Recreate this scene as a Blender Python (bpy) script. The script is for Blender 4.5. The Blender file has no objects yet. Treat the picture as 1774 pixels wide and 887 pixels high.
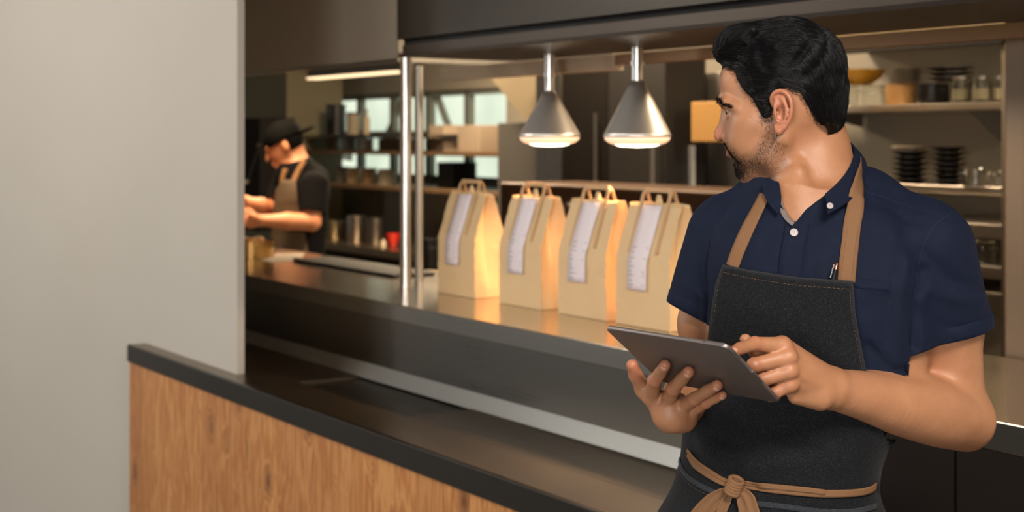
import bpy, bmesh, math, random
import numpy as np
from mathutils import Vector, Matrix
rng = np.random.default_rng(7)
random.seed(7)
C = bpy.context.scene.collection
# ---------------------------------------------------------------- camera model
F = 2464.0; CX = 887.0; HY = 240.0; H = 1.62
def P(x, y, Y): return np.array([(x-CX)/F*Y, Y, H-(y-HY)/F*Y])
TH = math.atan(1667/2464); ST, CT = math.sin(TH), math.cos(TH)
# room frame: t runs along the pass counter (away from camera to the left), p is depth behind it
def R3(t, p, z): return Vector((-ST*t+CT*p, CT*t+ST*p, z))
ROOM = Matrix(((-ST, CT, 0, 0), (CT, ST, 0, 0), (0, 0, 1, 0), (0, 0, 0, 1)))  # mirror-handed: (t,p,z)->(x,y,z)
def tp(px, p):      # t of the pixel column px on the plane at depth p
    u = (px-CX)/F
    Y = p/(CT*u+ST)
    return -ST*u*Y+CT*Y
def zz(px, py, p):  # height of a pixel on the plane at depth p
    u = (px-CX)/F
    Y = p/(CT*u+ST)
    return H-(py-HY)/F*Y

# ---------------------------------------------------------------- objects
def tag(o, label=None, cat=None, group=None, kind=None):
    if label: o['label'] = label
    if cat: o['category'] = cat
    if group: o['group'] = group
    if kind: o['kind'] = kind
    return o
def empty(name, loc, label=None, cat=None, group=None):
    o = bpy.data.objects.new(name, None); C.objects.link(o); o.location = loc
    o.empty_display_size = .05
    bpy.context.view_layer.update()
    return tag(o, label, cat, group)
def parent_to(o, par):
    if par is not None:
        o.parent = par
        o.matrix_parent_inverse = Matrix.Translation(-par.location) if par.parent is None else par_inv(par)
def par_inv(par): return Matrix.Identity(4)   # parts of parts are modelled in place
def mesh_np(name, V, Q, mat, parent=None, smooth=True, attrs=None):
    V = np.asarray(V, dtype=np.float32); me = bpy.data.meshes.new(name)
    Q = np.asarray(Q, dtype=np.int32); n = Q.shape[1]
    me.vertices.add(len(V)); me.vertices.foreach_set('co', V.ravel())
    me.loops.add(Q.size); me.loops.foreach_set('vertex_index', Q.ravel())
    me.polygons.add(len(Q)); me.polygons.foreach_set('loop_start', np.arange(0, Q.size, n, dtype=np.int32))
    me.update(calc_edges=True); me.validate()
    me.polygons.foreach_set('use_smooth', np.full(len(me.polygons), smooth))
    for k, a in (attrs or {}).items():
        at = me.attributes.new(k, 'FLOAT', 'POINT'); at.data.foreach_set('value', np.asarray(a, dtype=np.float32))
    me.update()
    o = bpy.data.objects.new(name, me); C.objects.link(o)
    if mat: me.materials.append(mat)
    parent_to(o, parent)
    return o
class MB:
    """collects shapes in one bmesh; points may be given in the room frame (t,p,z)"""
    def __init__(s, room=False): s.b = bmesh.new(); s.room = room
    def _pt(s, v): return R3(*v) if s.room else Vector(v)
    def box(s, a, b, bev=0.0):
        x0, y0, z0 = a; x1, y1, z1 = b
        co = [(x0,y0,z0),(x1,y0,z0),(x1,y1,z0),(x0,y1,z0),(x0,y0,z1),(x1,y0,z1),(x1,y1,z1),(x0,y1,z1)]
        vs = [s.b.verts.new(s._pt(c)) for c in co]
        fs = [s.b.faces.new([vs[i] for i in f]) for f in ((0,3,2,1),(4,5,6,7),(0,1,5,4),(1,2,6,5),(2,3,7,6),(3,0,4,7))]
        if bev > 0:
            es = list({e for f in fs for e in f.edges})
            bmesh.ops.bevel(s.b, geom=es, offset=bev, segments=2, affect='EDGES', profile=.5)
        return s
    def prism(s, prof, t0, t1, bev=0):   # prof: list of (p,z), extruded along t
        n = len(prof)
        A = [s.b.verts.new(s._pt((t0, p, z))) for p, z in prof]; B = [s.b.verts.new(s._pt((t1, p, z))) for p, z in prof]
        for i in range(n): s.b.faces.new((A[i], A[(i+1)%n], B[(i+1)%n], B[i]))
        s.b.faces.new(A[::-1]); s.b.faces.new(B)
        return s
    def poly(s, pts, thick):    # flat outline extruded by vector thick
        A = [s.b.verts.new(s._pt(p)) for p in pts]; B = [s.b.verts.new(s._pt([p[i]+thick[i] for i in range(3)])) for p in pts]
        n = len(A)
        for i in range(n): s.b.faces.new((A[i], A[(i+1)%n], B[(i+1)%n], B[i]))
        s.b.faces.new(A[::-1]); s.b.faces.new(B)
        return s
    def lathe(s, prof, c=(0,0,0), seg=32, closed=False):   # prof: (r,z)
        c = s._pt(c); rings = []
        for r, z in prof:
            rings.append([s.b.verts.new((c.x+r*math.cos(2*math.pi*i/seg), c.y+r*math.sin(2*math.pi*i/seg), c.z+z)) for i in range(seg)] if r > 1e-6 else [s.b.verts.new((c.x, c.y, c.z+z))])
        prs = list(zip(rings, rings[1:]))+([(rings[-1], rings[0])] if closed else [])
        for a, b in prs:
            for i in range(seg):
                j = (i+1) % seg
                if len(a) == 1 and len(b) == 1: continue
                if len(a) == 1: s.b.faces.new((a[0], b[j], b[i]))
                elif len(b) == 1: s.b.faces.new((a[i], a[j], b[0]))
                else: s.b.faces.new((a[i], a[j], b[j], b[i]))
        return s
    def tube(s, pts, r, seg=10):
        pts = [s._pt(p) for p in pts]; n = len(pts); rs = r if isinstance(r, (list, tuple)) else [r]*n
        prev = None; rings = []
        up = Vector((0,0,1))
        for i, p in enumerate(pts):
            d = (pts[min(i+1,n-1)]-pts[max(i-1,0)]).normalized()
            a = d.cross(up if prev is None else prev)
            if prev is None and a.length < .05: a = d.cross(Vector((1,0,0)))
            if prev is not None: x = (prev-d*prev.dot(d)).normalized()
            else: x = a.normalized()
            prev = x; y = d.cross(x)
            rings.append([s.b.verts.new(p+x*rs[i]*math.cos(2*math.pi*k/seg)+y*rs[i]*math.sin(2*math.pi*k/seg)) for k in range(seg)])
        for a, b in zip(rings, rings[1:]):
            for k in range(seg): s.b.faces.new((a[k], a[(k+1)%seg], b[(k+1)%seg], b[k]))
        s.b.faces.new(rings[0][::-1]); s.b.faces.new(rings[-1])
        return s
    def build(s, name, mat, parent=None, smooth=False, angle=35, bev=0):
        bmesh.ops.recalc_face_normals(s.b, faces=s.b.faces)
        me = bpy.data.meshes.new(name); s.b.to_mesh(me); s.b.free()
        o = bpy.data.objects.new(name, me); C.objects.link(o)
        me.materials.append(mat)
        if smooth:
            me.polygons.foreach_set('use_smooth', np.full(len(me.polygons), True))
            me.set_sharp_from_angle(angle=math.radians(angle))
        parent_to(o, parent)
        if bev:
            m = o.modifiers.new('bevel', 'BEVEL'); m.width = bev; m.segments = 2; m.limit_method = 'ANGLE'
        return o
def struct(o): o['kind'] = 'structure'; return o
def copy_tree(o, parent=None, delta=None):
    c = o.copy(); C.objects.link(c)
    if parent is not None: c.parent = parent; c.matrix_parent_inverse = o.matrix_parent_inverse.copy()
    for ch in list(o.children): copy_tree(ch, c)
    return c

# ---------------------------------------------------------------- materials
def srgb(r, g, b):
    f = lambda c: (c/255/12.92 if c/255 <= .04045 else ((c/255+.055)/1.055)**2.4)
    return (f(r), f(g), f(b), 1)
class NT:
    def __init__(s, name):
        s.m = bpy.data.materials.new(name); s.m.use_nodes = True; s.t = s.m.node_tree; s.t.nodes.clear()
        s.out = s.n('ShaderNodeOutputMaterial'); s.b = s.n('ShaderNodeBsdfPrincipled'); s.l(s.b.outputs[0], s.out.inputs[0])
    def n(s, t, **kw):
        x = s.t.nodes.new(t)
        for k, v in kw.items(): setattr(x, k, v)
        return x
    def l(s, a, b): s.t.links.new(a, b)
    def set(s, **kw):
        for k, v in kw.items(): s.b.inputs[k.replace('_', ' ')].default_value = v
        return s
    def coord(s, scale=(1,1,1), rot=(0,0,0), obj=True):
        tc = s.n('ShaderNodeTexCoord'); mp = s.n('ShaderNodeMapping'); mp.inputs['Scale'].default_value = scale; mp.inputs['Rotation'].default_value = rot
        s.l(tc.outputs['Object'], mp.inputs[0]); return mp.outputs[0]
    def noise(s, vec, scale, detail=4, rough=.5, dist=0):
        x = s.n('ShaderNodeTexNoise'); x.inputs['Scale'].default_value = scale; x.inputs['Detail'].default_value = detail
        x.inputs['Roughness'].default_value = rough; x.inputs['Distortion'].default_value = dist
        s.l(vec, x.inputs['Vector']); return x.outputs['Fac']
    def ramp(s, fac, stops):
        x = s.n('ShaderNodeValToRGB'); e = x.color_ramp.elements
        while len(e) > 2: e.remove(e[-1])
        for i, (p, c) in enumerate(stops):
            if i > 1: e.new(p)
            e[i].position = p; e[i].color = c if len(c) == 4 else (*c, 1)
        s.l(fac, x.inputs[0]); return x.outputs[0]
    def mix(s, fac, a, b, mode='MIX'):
        x = s.n('ShaderNodeMix', data_type='RGBA', blend_type=mode)
        if isinstance(fac, (int, float)): x.inputs[0].default_value = fac
        else: s.l(fac, x.inputs[0])
        for i, v in ((6, a), (7, b)):
            if isinstance(v, tuple): x.inputs[i].default_value = v
            else: s.l(v, x.inputs[i])
        return x.outputs[2]
    def math(s, op, a, b=0):
        x = s.n('ShaderNodeMath', operation=op)
        for i, v in ((0, a), (1, b)):
            if isinstance(v, (int, float)): x.inputs[i].default_value = v
            else: s.l(v, x.inputs[i])
        return x.outputs[0]
    def attr(s, name):
        x = s.n('ShaderNodeAttribute'); x.attribute_name = name; return x.outputs['Fac']
    def bump(s, h, strength=.3, dist=.01, normal=None):
        x = s.n('ShaderNodeBump'); x.inputs['Strength'].default_value = strength; x.inputs['Distance'].default_value = dist
        s.l(h, x.inputs['Height'])
        if normal is not None: s.l(normal, x.inputs['Normal'])
        s.l(x.outputs[0], s.b.inputs['Normal']); return x.outputs[0]
    def col(s, c): s.l(c, s.b.inputs['Base Color']); return s
def plain(name, c, rough=.5, metal=0, spec=.5, **kw):
    m = NT(name); m.set(Base_Color=c, Roughness=rough, Metallic=metal, Specular_IOR_Level=spec, **kw); return m.m
def glass(name, c=(1,1,1,1), rough=0.0):
    m = NT(name); m.set(Base_Color=c, Roughness=rough, IOR=1.3, Transmission_Weight=1.0); return m.m
def emit(name, c, s):
    m = NT(name); m.set(Base_Color=(0,0,0,1), Emission_Color=c, Emission_Strength=s); return m.m

# ---------------------------------------------------------------- implicit surfaces
def ln(v): return np.linalg.norm(v, axis=-1)
def unit(v): v = np.asarray(v, float); return v/np.linalg.norm(v)
def smin(a, b, k):
    h = np.clip(.5+.5*(b-a)/k, 0, 1); return b+(a-b)*h-k*h*(1-h)
def smax(a, b, k): return -smin(-a, -b, k)
def cap(p, a, b, ra, rb=None):
    if rb is None: rb = ra
    a = np.asarray(a, float); b = np.asarray(b, float); ab = b-a
    t = np.clip((p-a)@ab/max(ab@ab, 1e-12), 0, 1)
    return ln(p-a-t[:, None]*ab)-(ra+(rb-ra)*t)
def chain(p, pts, rs, k=.004):
    d = None
    for i in range(len(pts)-1):
        e = cap(p, pts[i], pts[i+1], rs[i], rs[i+1]); d = e if d is None else smin(d, e, k)
    return d
def sph(p, c, r): return ln(p-np.asarray(c))-r
def ell(p, c, r, M=None):
    q = p-np.asarray(c)
    if M is not None: q = q@M.T
    r = np.asarray(r); k0 = ln(q/r); k1 = ln(q/(r*r))+1e-9
    return k0*(k0-1)/k1
def boxed(p, lo, hi, f, big=.3):
    """evaluate f only inside a bounding box"""
    m = np.all((p > lo) & (p < hi), axis=1)
    c = (np.asarray(lo)+hi)/2; h = (np.asarray(hi)-lo)/2
    q = np.abs(p-c)-h
    d = ln(np.maximum(q, 0))+.03
    if m.any(): d[m] = f(p[m])
    return d
def loft(rows, yaw, n=2.3):
    """stack of super-ellipse sections: rows (z, cx, cy, a, b) -> field"""
    rows = sorted(rows); A = np.array(rows)
    zs = np.linspace(A[0,0], A[-1,0], 400)
    tab = []
    for k in range(1, 5):    # smooth interpolation
        y = np.interp(zs, A[:,0], A[:,k]); w = 25
        yp = np.pad(y, w, mode='reflect', reflect_type='odd'); kr = np.hanning(2*w+1); kr /= kr.sum()
        tab.append(np.convolve(yp, kr, mode='valid'))
    c, s = math.cos(yaw), math.sin(yaw)
    def f(p, grow=0):
        z = p[:, 2]; cx, cy, a, b = (np.interp(z, zs, t) for t in tab)
        x = p[:,0]-cx; y = p[:,1]-cy
        u = x*c-y*s; v = x*s+y*c
        r = ((np.abs(u)/(a+grow))**n+(np.abs(v)/(b+grow))**n)**(1/n)
        d = (r-1)*np.minimum(a, b)
        return np.maximum(d, np.maximum(zs[0]-z, z-zs[-1]))
    return f
def snoise(p, seed, freq):
    """cheap smooth noise: sum of random sines"""
    r = np.random.default_rng(seed); v = np.zeros(len(p))
    for i in range(7):
        k = r.normal(size=3); k *= freq*(.6+.8*r.random())/np.linalg.norm(k); v += np.sin(p@k+r.random()*6.28)
    return v/3.5
def surface(f, lo, hi, h, B=8):
    """surface nets over the blocks that the zero level passes"""
    lo = np.asarray(lo, float); hi = np.asarray(hi, float)
    nb = np.ceil((hi-lo)/(B*h)).astype(int)
    g = np.stack(np.meshgrid(*[np.arange(n) for n in nb], indexing='ij'), -1).reshape(-1, 3)
    cen = lo+(g+.5)*B*h
    keep = np.zeros(len(g), bool)
    for i in range(0, len(g), 200000): keep[i:i+200000] = np.abs(f(cen[i:i+200000])) < B*h*1.15
    g = g[keep]
    l = np.stack(np.meshgrid(*[np.arange(B+1)]*3, indexing='ij'), -1).reshape(-1, 3)
    Vs = []; Ks = []; E = []; n1 = B+1
    N = nb*B+2
    off = [(i,j,k) for i in (0,1) for j in (0,1) for k in (0,1)]
    edges = [(a, b) for a in range(8) for b in range(a+1, 8) if sum(abs(off[a][i]-off[b][i]) for i in range(3)) == 1]
    for i in range(0, len(g), 400):
        gg = g[i:i+400]; idx = gg[:, None, :]*B+l[None]
        val = f((lo+idx*h).reshape(-1, 3)).reshape(len(gg), n1, n1, n1)
        cs = [val[:, a:a+B, b:b+B, c:c+B] for a, b, c in off]
        neg = sum((c < 0).astype(int) for c in cs)
        act = (neg > 0) & (neg < 8)
        bi, xi, yi, zi = np.nonzero(act)
        cv = np.stack([c[bi, xi, yi, zi] for c in cs], 1)
        ps = np.zeros((len(bi), 3)); cn = np.zeros(len(bi))
        for a, b in edges:
            m = (cv[:, a] < 0) != (cv[:, b] < 0)
            t = cv[m, a]/(cv[m, a]-cv[m, b])
            oa = np.array(off[a], float); ob = np.array(off[b], float)
            ps[m] += oa+(ob-oa)*t[:, None]; cn[m] += 1
        cell = gg[bi]*B+np.stack([xi, yi, zi], 1)
        Vs.append(lo+(cell+ps/cn[:, None])*h); Ks.append(cell)
        E.append(np.stack([cv[:, 0] < 0, cv[:, 4] < 0, cv[:, 2] < 0, cv[:, 1] < 0], 1))
    V = np.concatenate(Vs); K = np.concatenate(Ks); E = np.concatenate(E)
    key = (K[:, 0]*N[1]+K[:, 1])*N[2]+K[:, 2]
    o = np.argsort(key); key = key[o]; V = V[o]; K = K[o]; E = E[o]
    Q = []
    for ax in range(3):
        m = E[:, 0] != E[:, ax+1]; sel = np.nonzero(m)[0]
        a1, a2 = (ax+1) % 3, (ax+2) % 3
        d1 = np.zeros(3, int); d1[a1] = 1; d2 = np.zeros(3, int); d2[a2] = 1
        ids = []; ok = np.ones(len(sel), bool)
        for d in (0*d1, d1, d1+d2, d2):
            kk = K[sel]-d; q = (kk[:, 0]*N[1]+kk[:, 1])*N[2]+kk[:, 2]
            j = np.clip(np.searchsorted(key, q), 0, len(key)-1); ok &= key[j] == q; ids.append(j)
        q = np.stack(ids, 1)[ok]; inside = E[sel, 0][ok]
        q[~inside] = q[~inside][:, ::-1]
        Q.append(q)
    return V, np.concatenate(Q)
def compact(V, Q, *arrs):
    used = np.zeros(len(V), bool); used[Q.ravel()] = True
    m = np.cumsum(used)-1
    return (V[used], m[Q], *[a[used] for a in arrs])
def grad(f, p, e=.001):
    return np.stack([f(p+d)-f(p-d) for d in np.eye(3)*e], 1)/(2*e)
def clip_mesh(V, Q, g, f=None, slack=0.0):
    """keep the part with g>0; the border is pulled onto g=0 (and back onto f=0)"""
    gv = g(V); Q = Q[(gv[Q] > -slack).all(1)]
    # drop faces mostly outside
    V, Q = compact(V, Q)
    e = np.sort(np.concatenate([Q[:, [0,1]], Q[:, [1,2]], Q[:, [2,3]], Q[:, [3,0]]]), 1)
    u, c = np.unique(e, axis=0, return_counts=True); b = np.unique(u[c == 1])
    for _ in range(4):
        q = V[b]; val = g(q); gr = grad(g, q); n2 = (gr**2).sum(1)+1e-9
        st = -(val/n2)[:, None]*gr; l = ln(st); st *= np.minimum(1, .006/np.maximum(l, 1e-9))[:, None]
        q = q+st*.8
        if f is not None:
            fr = grad(f, q); q = q-(f(q)/np.maximum((fr**2).sum(1), .2))[:, None]*fr
        V[b] = q
    return V, Q
def relax(V, Q, it=1, w=.5):
    for _ in range(it):
        acc = np.zeros_like(V); cnt = np.zeros(len(V))
        for a, b in ((0,1),(1,2),(2,3),(3,0)):
            np.add.at(acc, Q[:, a], V[Q[:, b]]); np.add.at(acc, Q[:, b], V[Q[:, a]]); np.add.at(cnt, Q[:, a], 1); np.add.at(cnt, Q[:, b], 1)
        V = V*(1-w)+acc/np.maximum(cnt, 1)[:, None]*w
    return V
def poly_sd(pt, poly):
    """signed distance to polygon in 2D, positive inside"""
    poly = np.asarray(poly, float); d = np.full(len(pt), 1e9); s = np.zeros(len(pt), bool)
    for i in range(len(poly)):
        a = poly[i]; b = poly[(i+1) % len(poly)]; ab = b-a
        t = np.clip(((pt-a)@ab)/(ab@ab+1e-12), 0, 1); d = np.minimum(d, ln(pt-a-t[:, None]*ab))
        c = ((a[1] > pt[:,1]) != (b[1] > pt[:,1])) & (pt[:,0] < (b[0]-a[0])*(pt[:,1]-a[1])/(b[1]-a[1]+1e-12)+a[0])
        s ^= c
    return np.where(s, d, -d)
def px_of(p):
    return np.stack([CX+F*p[:,0]/p[:,1], HY-F*(p[:,2]-H)/p[:,1]], 1)
def strands(paths, r0, r1=None):
    """paths (n,m,3) -> thin three-sided tubes"""
    n, m, _ = paths.shape
    d = np.gradient(paths, axis=1); d /= ln(d)[..., None]+1e-9
    ref = np.array([.3, -.8, .5]); x = np.cross(d, ref); x /= ln(x)[..., None]+1e-9; y = np.cross(d, x)
    r = np.linspace(1, .25, m)[None, :, None]*np.asarray(r0).reshape(-1, 1, 1)
    vs = [paths+r*(x*math.cos(a)+y*math.sin(a)) for a in (0, 2.094, 4.189)]
    V = np.stack(vs, 2).reshape(-1, 3)
    base = (np.arange(n)[:, None]*m+np.arange(m-1)[None])*3
    Q = []
    for k in range(3):
        a = base+k; b = base+(k+1) % 3
        Q.append(np.stack([a, b, b+3, a+3], -1).reshape(-1, 4))
    return V, np.concatenate(Q)
def snap(f, p, off=0.0, it=5):
    for _ in range(it):
        g = grad(f, p); v = f(p)-off
        p = p-(v/np.maximum((g**2).sum(1), .15))[:, None]*g
    return p
def raycast(f, px, Y0=1.7, Y1=2.5, off=0.0):
    """points where camera-facing rays through the given traced outline meet a body surface"""
    px = np.atleast_2d(np.asarray(px, float)); d = np.stack([(px[:,0]-CX)/F, np.ones(len(px)), -(px[:,1]-HY)/F], 1)
    o = np.array([0, 0, H]); Y = np.full(len(px), Y0); best = Y.copy(); bv = np.full(len(px), 1e9)
    for _ in range(90):
        v = f(o+d*Y[:, None])-off
        m = v < bv; bv[m] = v[m]; best[m] = Y[m]
        Y = np.where((v > .0003) & (Y < Y1), Y+np.maximum(v, .0003)*.7, Y)
    hit = f(o+d*Y[:, None])-off < .002
    Y = np.where(hit, Y, best)
    return o+d*Y[:, None]
def ribbon(f, pts, w, off, n=60, wn=5, thick=.0015, Yr=(1.7, 2.5)):
    """cloth band that follows a body surface: centre line given by outline points, width w in metres"""
    pts = np.asarray(pts, float); t = np.linspace(0, len(pts)-1, n); k = np.arange(len(pts))
    px = np.stack([crom(pts[:, 0], t), crom(pts[:, 1], t)], 1)
    c = raycast(f, px, *Yr, off=off)
    for _ in range(3): c[1:-1] = c[1:-1]*.5+(c[:-2]+c[2:])*.25
    return band(f, c, w, off, wn, thick)
def crom(y, t):
    i = np.clip(np.floor(t).astype(int), 0, len(y)-2); u = t-i
    p0 = y[np.maximum(i-1, 0)]; p1 = y[i]; p2 = y[i+1]; p3 = y[np.minimum(i+2, len(y)-1)]
    return .5*((2*p1)+(-p0+p2)*u+(2*p0-5*p1+4*p2-p3)*u*u+(-p0+3*p1-3*p2+p3)*u**3)
def band(f, c, w, off, wn=5, thick=.0015, normals=None):
    n = len(c); d = np.gradient(c, axis=0); d /= ln(d)[:, None]+1e-9
    N = grad(f, c) if normals is None else normals; N /= ln(N)[:, None]+1e-9
    for _ in range(4): N[1:-1] = N[1:-1]*.4+(N[:-2]+N[2:])*.3; N /= ln(N)[:, None]
    s = np.cross(d, N); s /= ln(s)[:, None]+1e-9
    ww = np.broadcast_to(np.asarray(w, float), (n,))
    V = []
    for j in np.linspace(-.5, .5, wn): V.append(c+s*(ww*j)[:, None])
    V = np.stack(V, 1)
    if normals is None:
        q = V.reshape(-1, 3); q2 = snap(f, q.copy(), off, 3); dd = q2-q; l = ln(dd); q = q+dd*np.minimum(1, .006/np.maximum(l, 1e-9))[:, None]; V = q.reshape(V.shape)
    V = V.reshape(-1, 3)
    Q = np.array([(i*wn+j, (i+1)*wn+j, (i+1)*wn+j+1, i*wn+j+1) for i in range(n-1) for j in range(wn-1)])
    return V, Q
def solid(o, t, off=1):
    m = o.modifiers.new('thickness', 'SOLIDIFY'); m.thickness = t; m.offset = off; return o
# ================================================================ the man with the tablet
YB = 2.16
def lv(y, cx, a, b, dy=0.0): return (H-(y-HY)/F*YB, (cx-CX)/F*YB, YB+dy, a, b)
YAW = math.radians(16)
torso_f = loft([lv(318,1402,.070,.062), lv(345,1408,.100,.076), lv(380,1413,.140,.092), lv(430,1414,.163,.108,-.002), lv(490,1413,.171,.118,-.004),
    lv(560,1413,.169,.119,-.002), lv(640,1404,.161,.116), lv(720,1374,.142,.111), lv(790,1353,.127,.108), lv(850,1342,.132,.112),
    lv(910,1340,.145,.120), lv(980,1335,.166,.13), lv(1060,1333,.17,.125)], YAW)
S_R = P(1612,424,2.115); E_R = P(1662,722,2.165); W_R = P(1443,674,1.985)   # the arm at the right of the picture
S_L = P(1262,405,2.225); E_L = P(1216,668,2.255); W_L = P(1163,716,2.02)
def trunk_f(p):
    d = torso_f(p)
    d = smin(d, chain(p, [P(1400,322,2.2), P(1500,352,2.17), P(1590,404,2.125)], [.046,.046,.045], .02), .03)
    d = smin(d, chain(p, [P(1405,322,2.2), P(1330,352,2.21), P(1280,382,2.225)], [.045,.044,.042], .02), .03)
    d = smin(d, ell(p, P(1480,455,2.10), (.085,.05,.07)), .03)
    d = smin(d, ell(p, P(1325,455,2.13), (.075,.05,.07)), .03)
    d = smin(d, ell(p, P(1552,600,2.115), (.050,.055,.095)), .03)
    return d
def arm_r(p):
    d = cap(p, S_R, P(1646,560,2.135), .056, .053)
    d = smin(d, cap(p, P(1646,560,2.135), E_R, .052, .046), .02)
    return d
def arm_l(p):
    d = cap(p, S_L, P(1222,560,2.235), .054, .047)
    return smin(d, cap(p, P(1222,560,2.235), E_L, .046, .042), .02)
def form(p): return smin(smin(trunk_f(p), arm_r(p), .03), arm_l(p), .022)

# ---- tablet plane
T_TL = P(1047,569,1.925); T_TR0 = P(1259,602,1.80); T_BR0 = P(1345,698,1.912)
tA = unit(T_TR0-T_TL); tB = T_BR0-T_TR0; tB = unit(tB-tA*(tA@tB)); tN = unit(np.cross(tA, tB))
if tN[1] > 0: tN = -tN            # towards the viewer, out of the back of the tablet
T_TR = T_TR0; LA = np.linalg.norm(T_TR-T_TL); LB = np.linalg.norm(T_BR0-T_TR0)
def on_tab(x, y, q):   # point on the ray of (x,y), q in front of the tablet's back
    d = np.array([(x-CX)/F, 1, -(y-HY)/F]); o = np.array([0,0,H]); q0 = T_TL+tN*q
    return o+d*(((q0-o)@tN)/(d@tN))

# ---- hands
def hl(x, y, q): return on_tab(1080+x/5.22, 590+y/5.22, q)
LF = {  # fingers of the hand under the tablet (tip first)
 'index':  ([hl(378,222,.0075), hl(335,292,.011), hl(283,358,.0185), hl(255,500,.026)], [.0078,.0085,.0095,.0115]),
 'middle': ([hl(590,282,.0075), hl(530,348,.011), hl(455,432,.0195), hl(385,575,.026)], [.0080,.0088,.0097,.0115]),
 'ring':   ([hl(850,405,.0075), hl(765,452,.011), hl(650,525,.019), hl(490,620,.026)], [.0077,.0083,.0092,.0112]),
 'little': ([hl(898,494,.0070), hl(830,522,.010), hl(745,562,.016), hl(600,645,.024)], [.0062,.0068,.0078,.0098]),
}
wl = W_L
LT = ([hl(80,222,-.004), hl(112,315,.004), hl(185,440,.012), wl+(hl(185,440,.012)-wl)*.35], [.0088,.0100,.0118,.016])
def hand_l(p):
    d = None
    for k, (pt, r) in LF.items():
        e = chain(p, pt, r, .003)
        e = smin(e, sph(p, pt[2]+(pt[2]-pt[1])*.05, r[2]*1.06), .002)
        d = e if d is None else np.minimum(d, e)
    e = chain(p, *LT, .004); d = np.minimum(d, e)
    palm = None; kn = [LF[k][0][3] for k in ('index','middle','ring','little')]
    wc = wl
    for q in kn:
        e = cap(p, q-tN*.003, wc+(q-wc)*.15, .0118, .0170); palm = e if palm is None else smin(palm, e, .012)
    mid = (LT[0][2]+kn[2])/2
    palm = smin(palm, cap(p, LT[0][2], wc, .012, .018), .012)
    for q in kn: palm = smin(palm, cap(p, q+tN*.0085, q+(wc-q)*.6+tN*.019, .0042, .003), .006)
    palm = smin(palm, cap(p, wc, P(1183,722,2.03), .022, .022), .01)
    palm = smin(palm, cap(p, kn[0], kn[3], .0095, .0085), .008)
    for q in kn: palm = smin(palm, sph(p, q+tN*.004, .0098), .004)
    return smin(palm, d, .006)
def hr(x, y, Y): return P(1250+x/5.915, 570+y/5.915, Y)
RF = {
 'index':  ([hr(112,240,1.868), hr(185,203,1.880), hr(340,150,1.902), hr(625,170,1.925)], [.0073,.0082,.0092,.0118]),
 'middle': ([hr(330,470,1.955), hr(270,445,1.935), hr(335,372,1.905), hr(680,285,1.915)], [.0078,.0088,.0100,.0118]),
 'ring':   ([hr(420,600,1.962), hr(370,580,1.945), hr(425,515,1.912), hr(690,425,1.915)], [.0076,.0086,.0098,.0115]),
 'little': ([hr(560,690,1.965), hr(510,690,1.95), hr(540,655,1.922), hr(700,560,1.922)], [.0068,.0076,.0088,.0110]),
}
RT = ([hr(245,108,1.915), hr(340,225,1.925), hr(520,330,1.945), hr(900,480,1.965)], [.0080,.0088,.0115,.016])
def hand_r(p):
    d = None
    for k, (pt, r) in RF.items():
        e = chain(p, pt, r, .003); e = smin(e, sph(p, pt[2], r[2]*1.05), .002)
        d = e if d is None else np.minimum(d, e)
    d = np.minimum(d, chain(p, *RT, .004))
    wc = W_R; palm = None
    for k in RF:
        q = RF[k][0][3]; e = cap(p, q+np.array([0,.006,0]), wc+(q-wc)*.12, .0125, .022); palm = e if palm is None else smin(palm, e, .012)
    palm = smin(palm, cap(p, hr(760,690,1.945), hr(1000,690,1.96), .011, .020), .012)
    palm = smin(palm, cap(p, hr(600,560,1.945), hr(640,250,1.94), .014, .014), .01)
    for k in RF: palm = smin(palm, sph(p, RF[k][0][3]+np.array([0,-.003,0]), .0108), .005)
    # tendons fanning from the knuckles
    for k in ('index','middle','ring'):
        q = RF[k][0][3]; palm = smin(palm, cap(p, q+np.array([0,-.006,0]), q+(wc-q)*.6+np.array([0,-.016,0]), .004, .003), .007)
    return smin(palm, d, .006)
FR_P = np.array([E_R+np.array([.006,-.002,-.004]), P(1625,716,2.11), P(1560,701,2.06), P(1500,686,2.02), W_R]); _t = np.linspace(0, 4, 29)
FR_R = list(crom(np.array([.047,.0495,.0445,.0355,.0285]), _t)); FR_P = list(np.stack([crom(FR_P[:, i], _t) for i in range(3)], 1))
def fore_r(p):
    d = cap(p, FR_P[0], FR_P[1], FR_R[0], FR_R[1])
    for i in range(1, len(FR_P)-1): d = np.minimum(d, cap(p, FR_P[i], FR_P[i+1], FR_R[i], FR_R[i+1]))
    return smin(d, sph(p, P(1680,744,2.18), .026), .02)
def fore_l(p): return chain(p, [E_L, E_L*.55+W_L*.45, W_L], [.041,.037,.026], .015)

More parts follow.
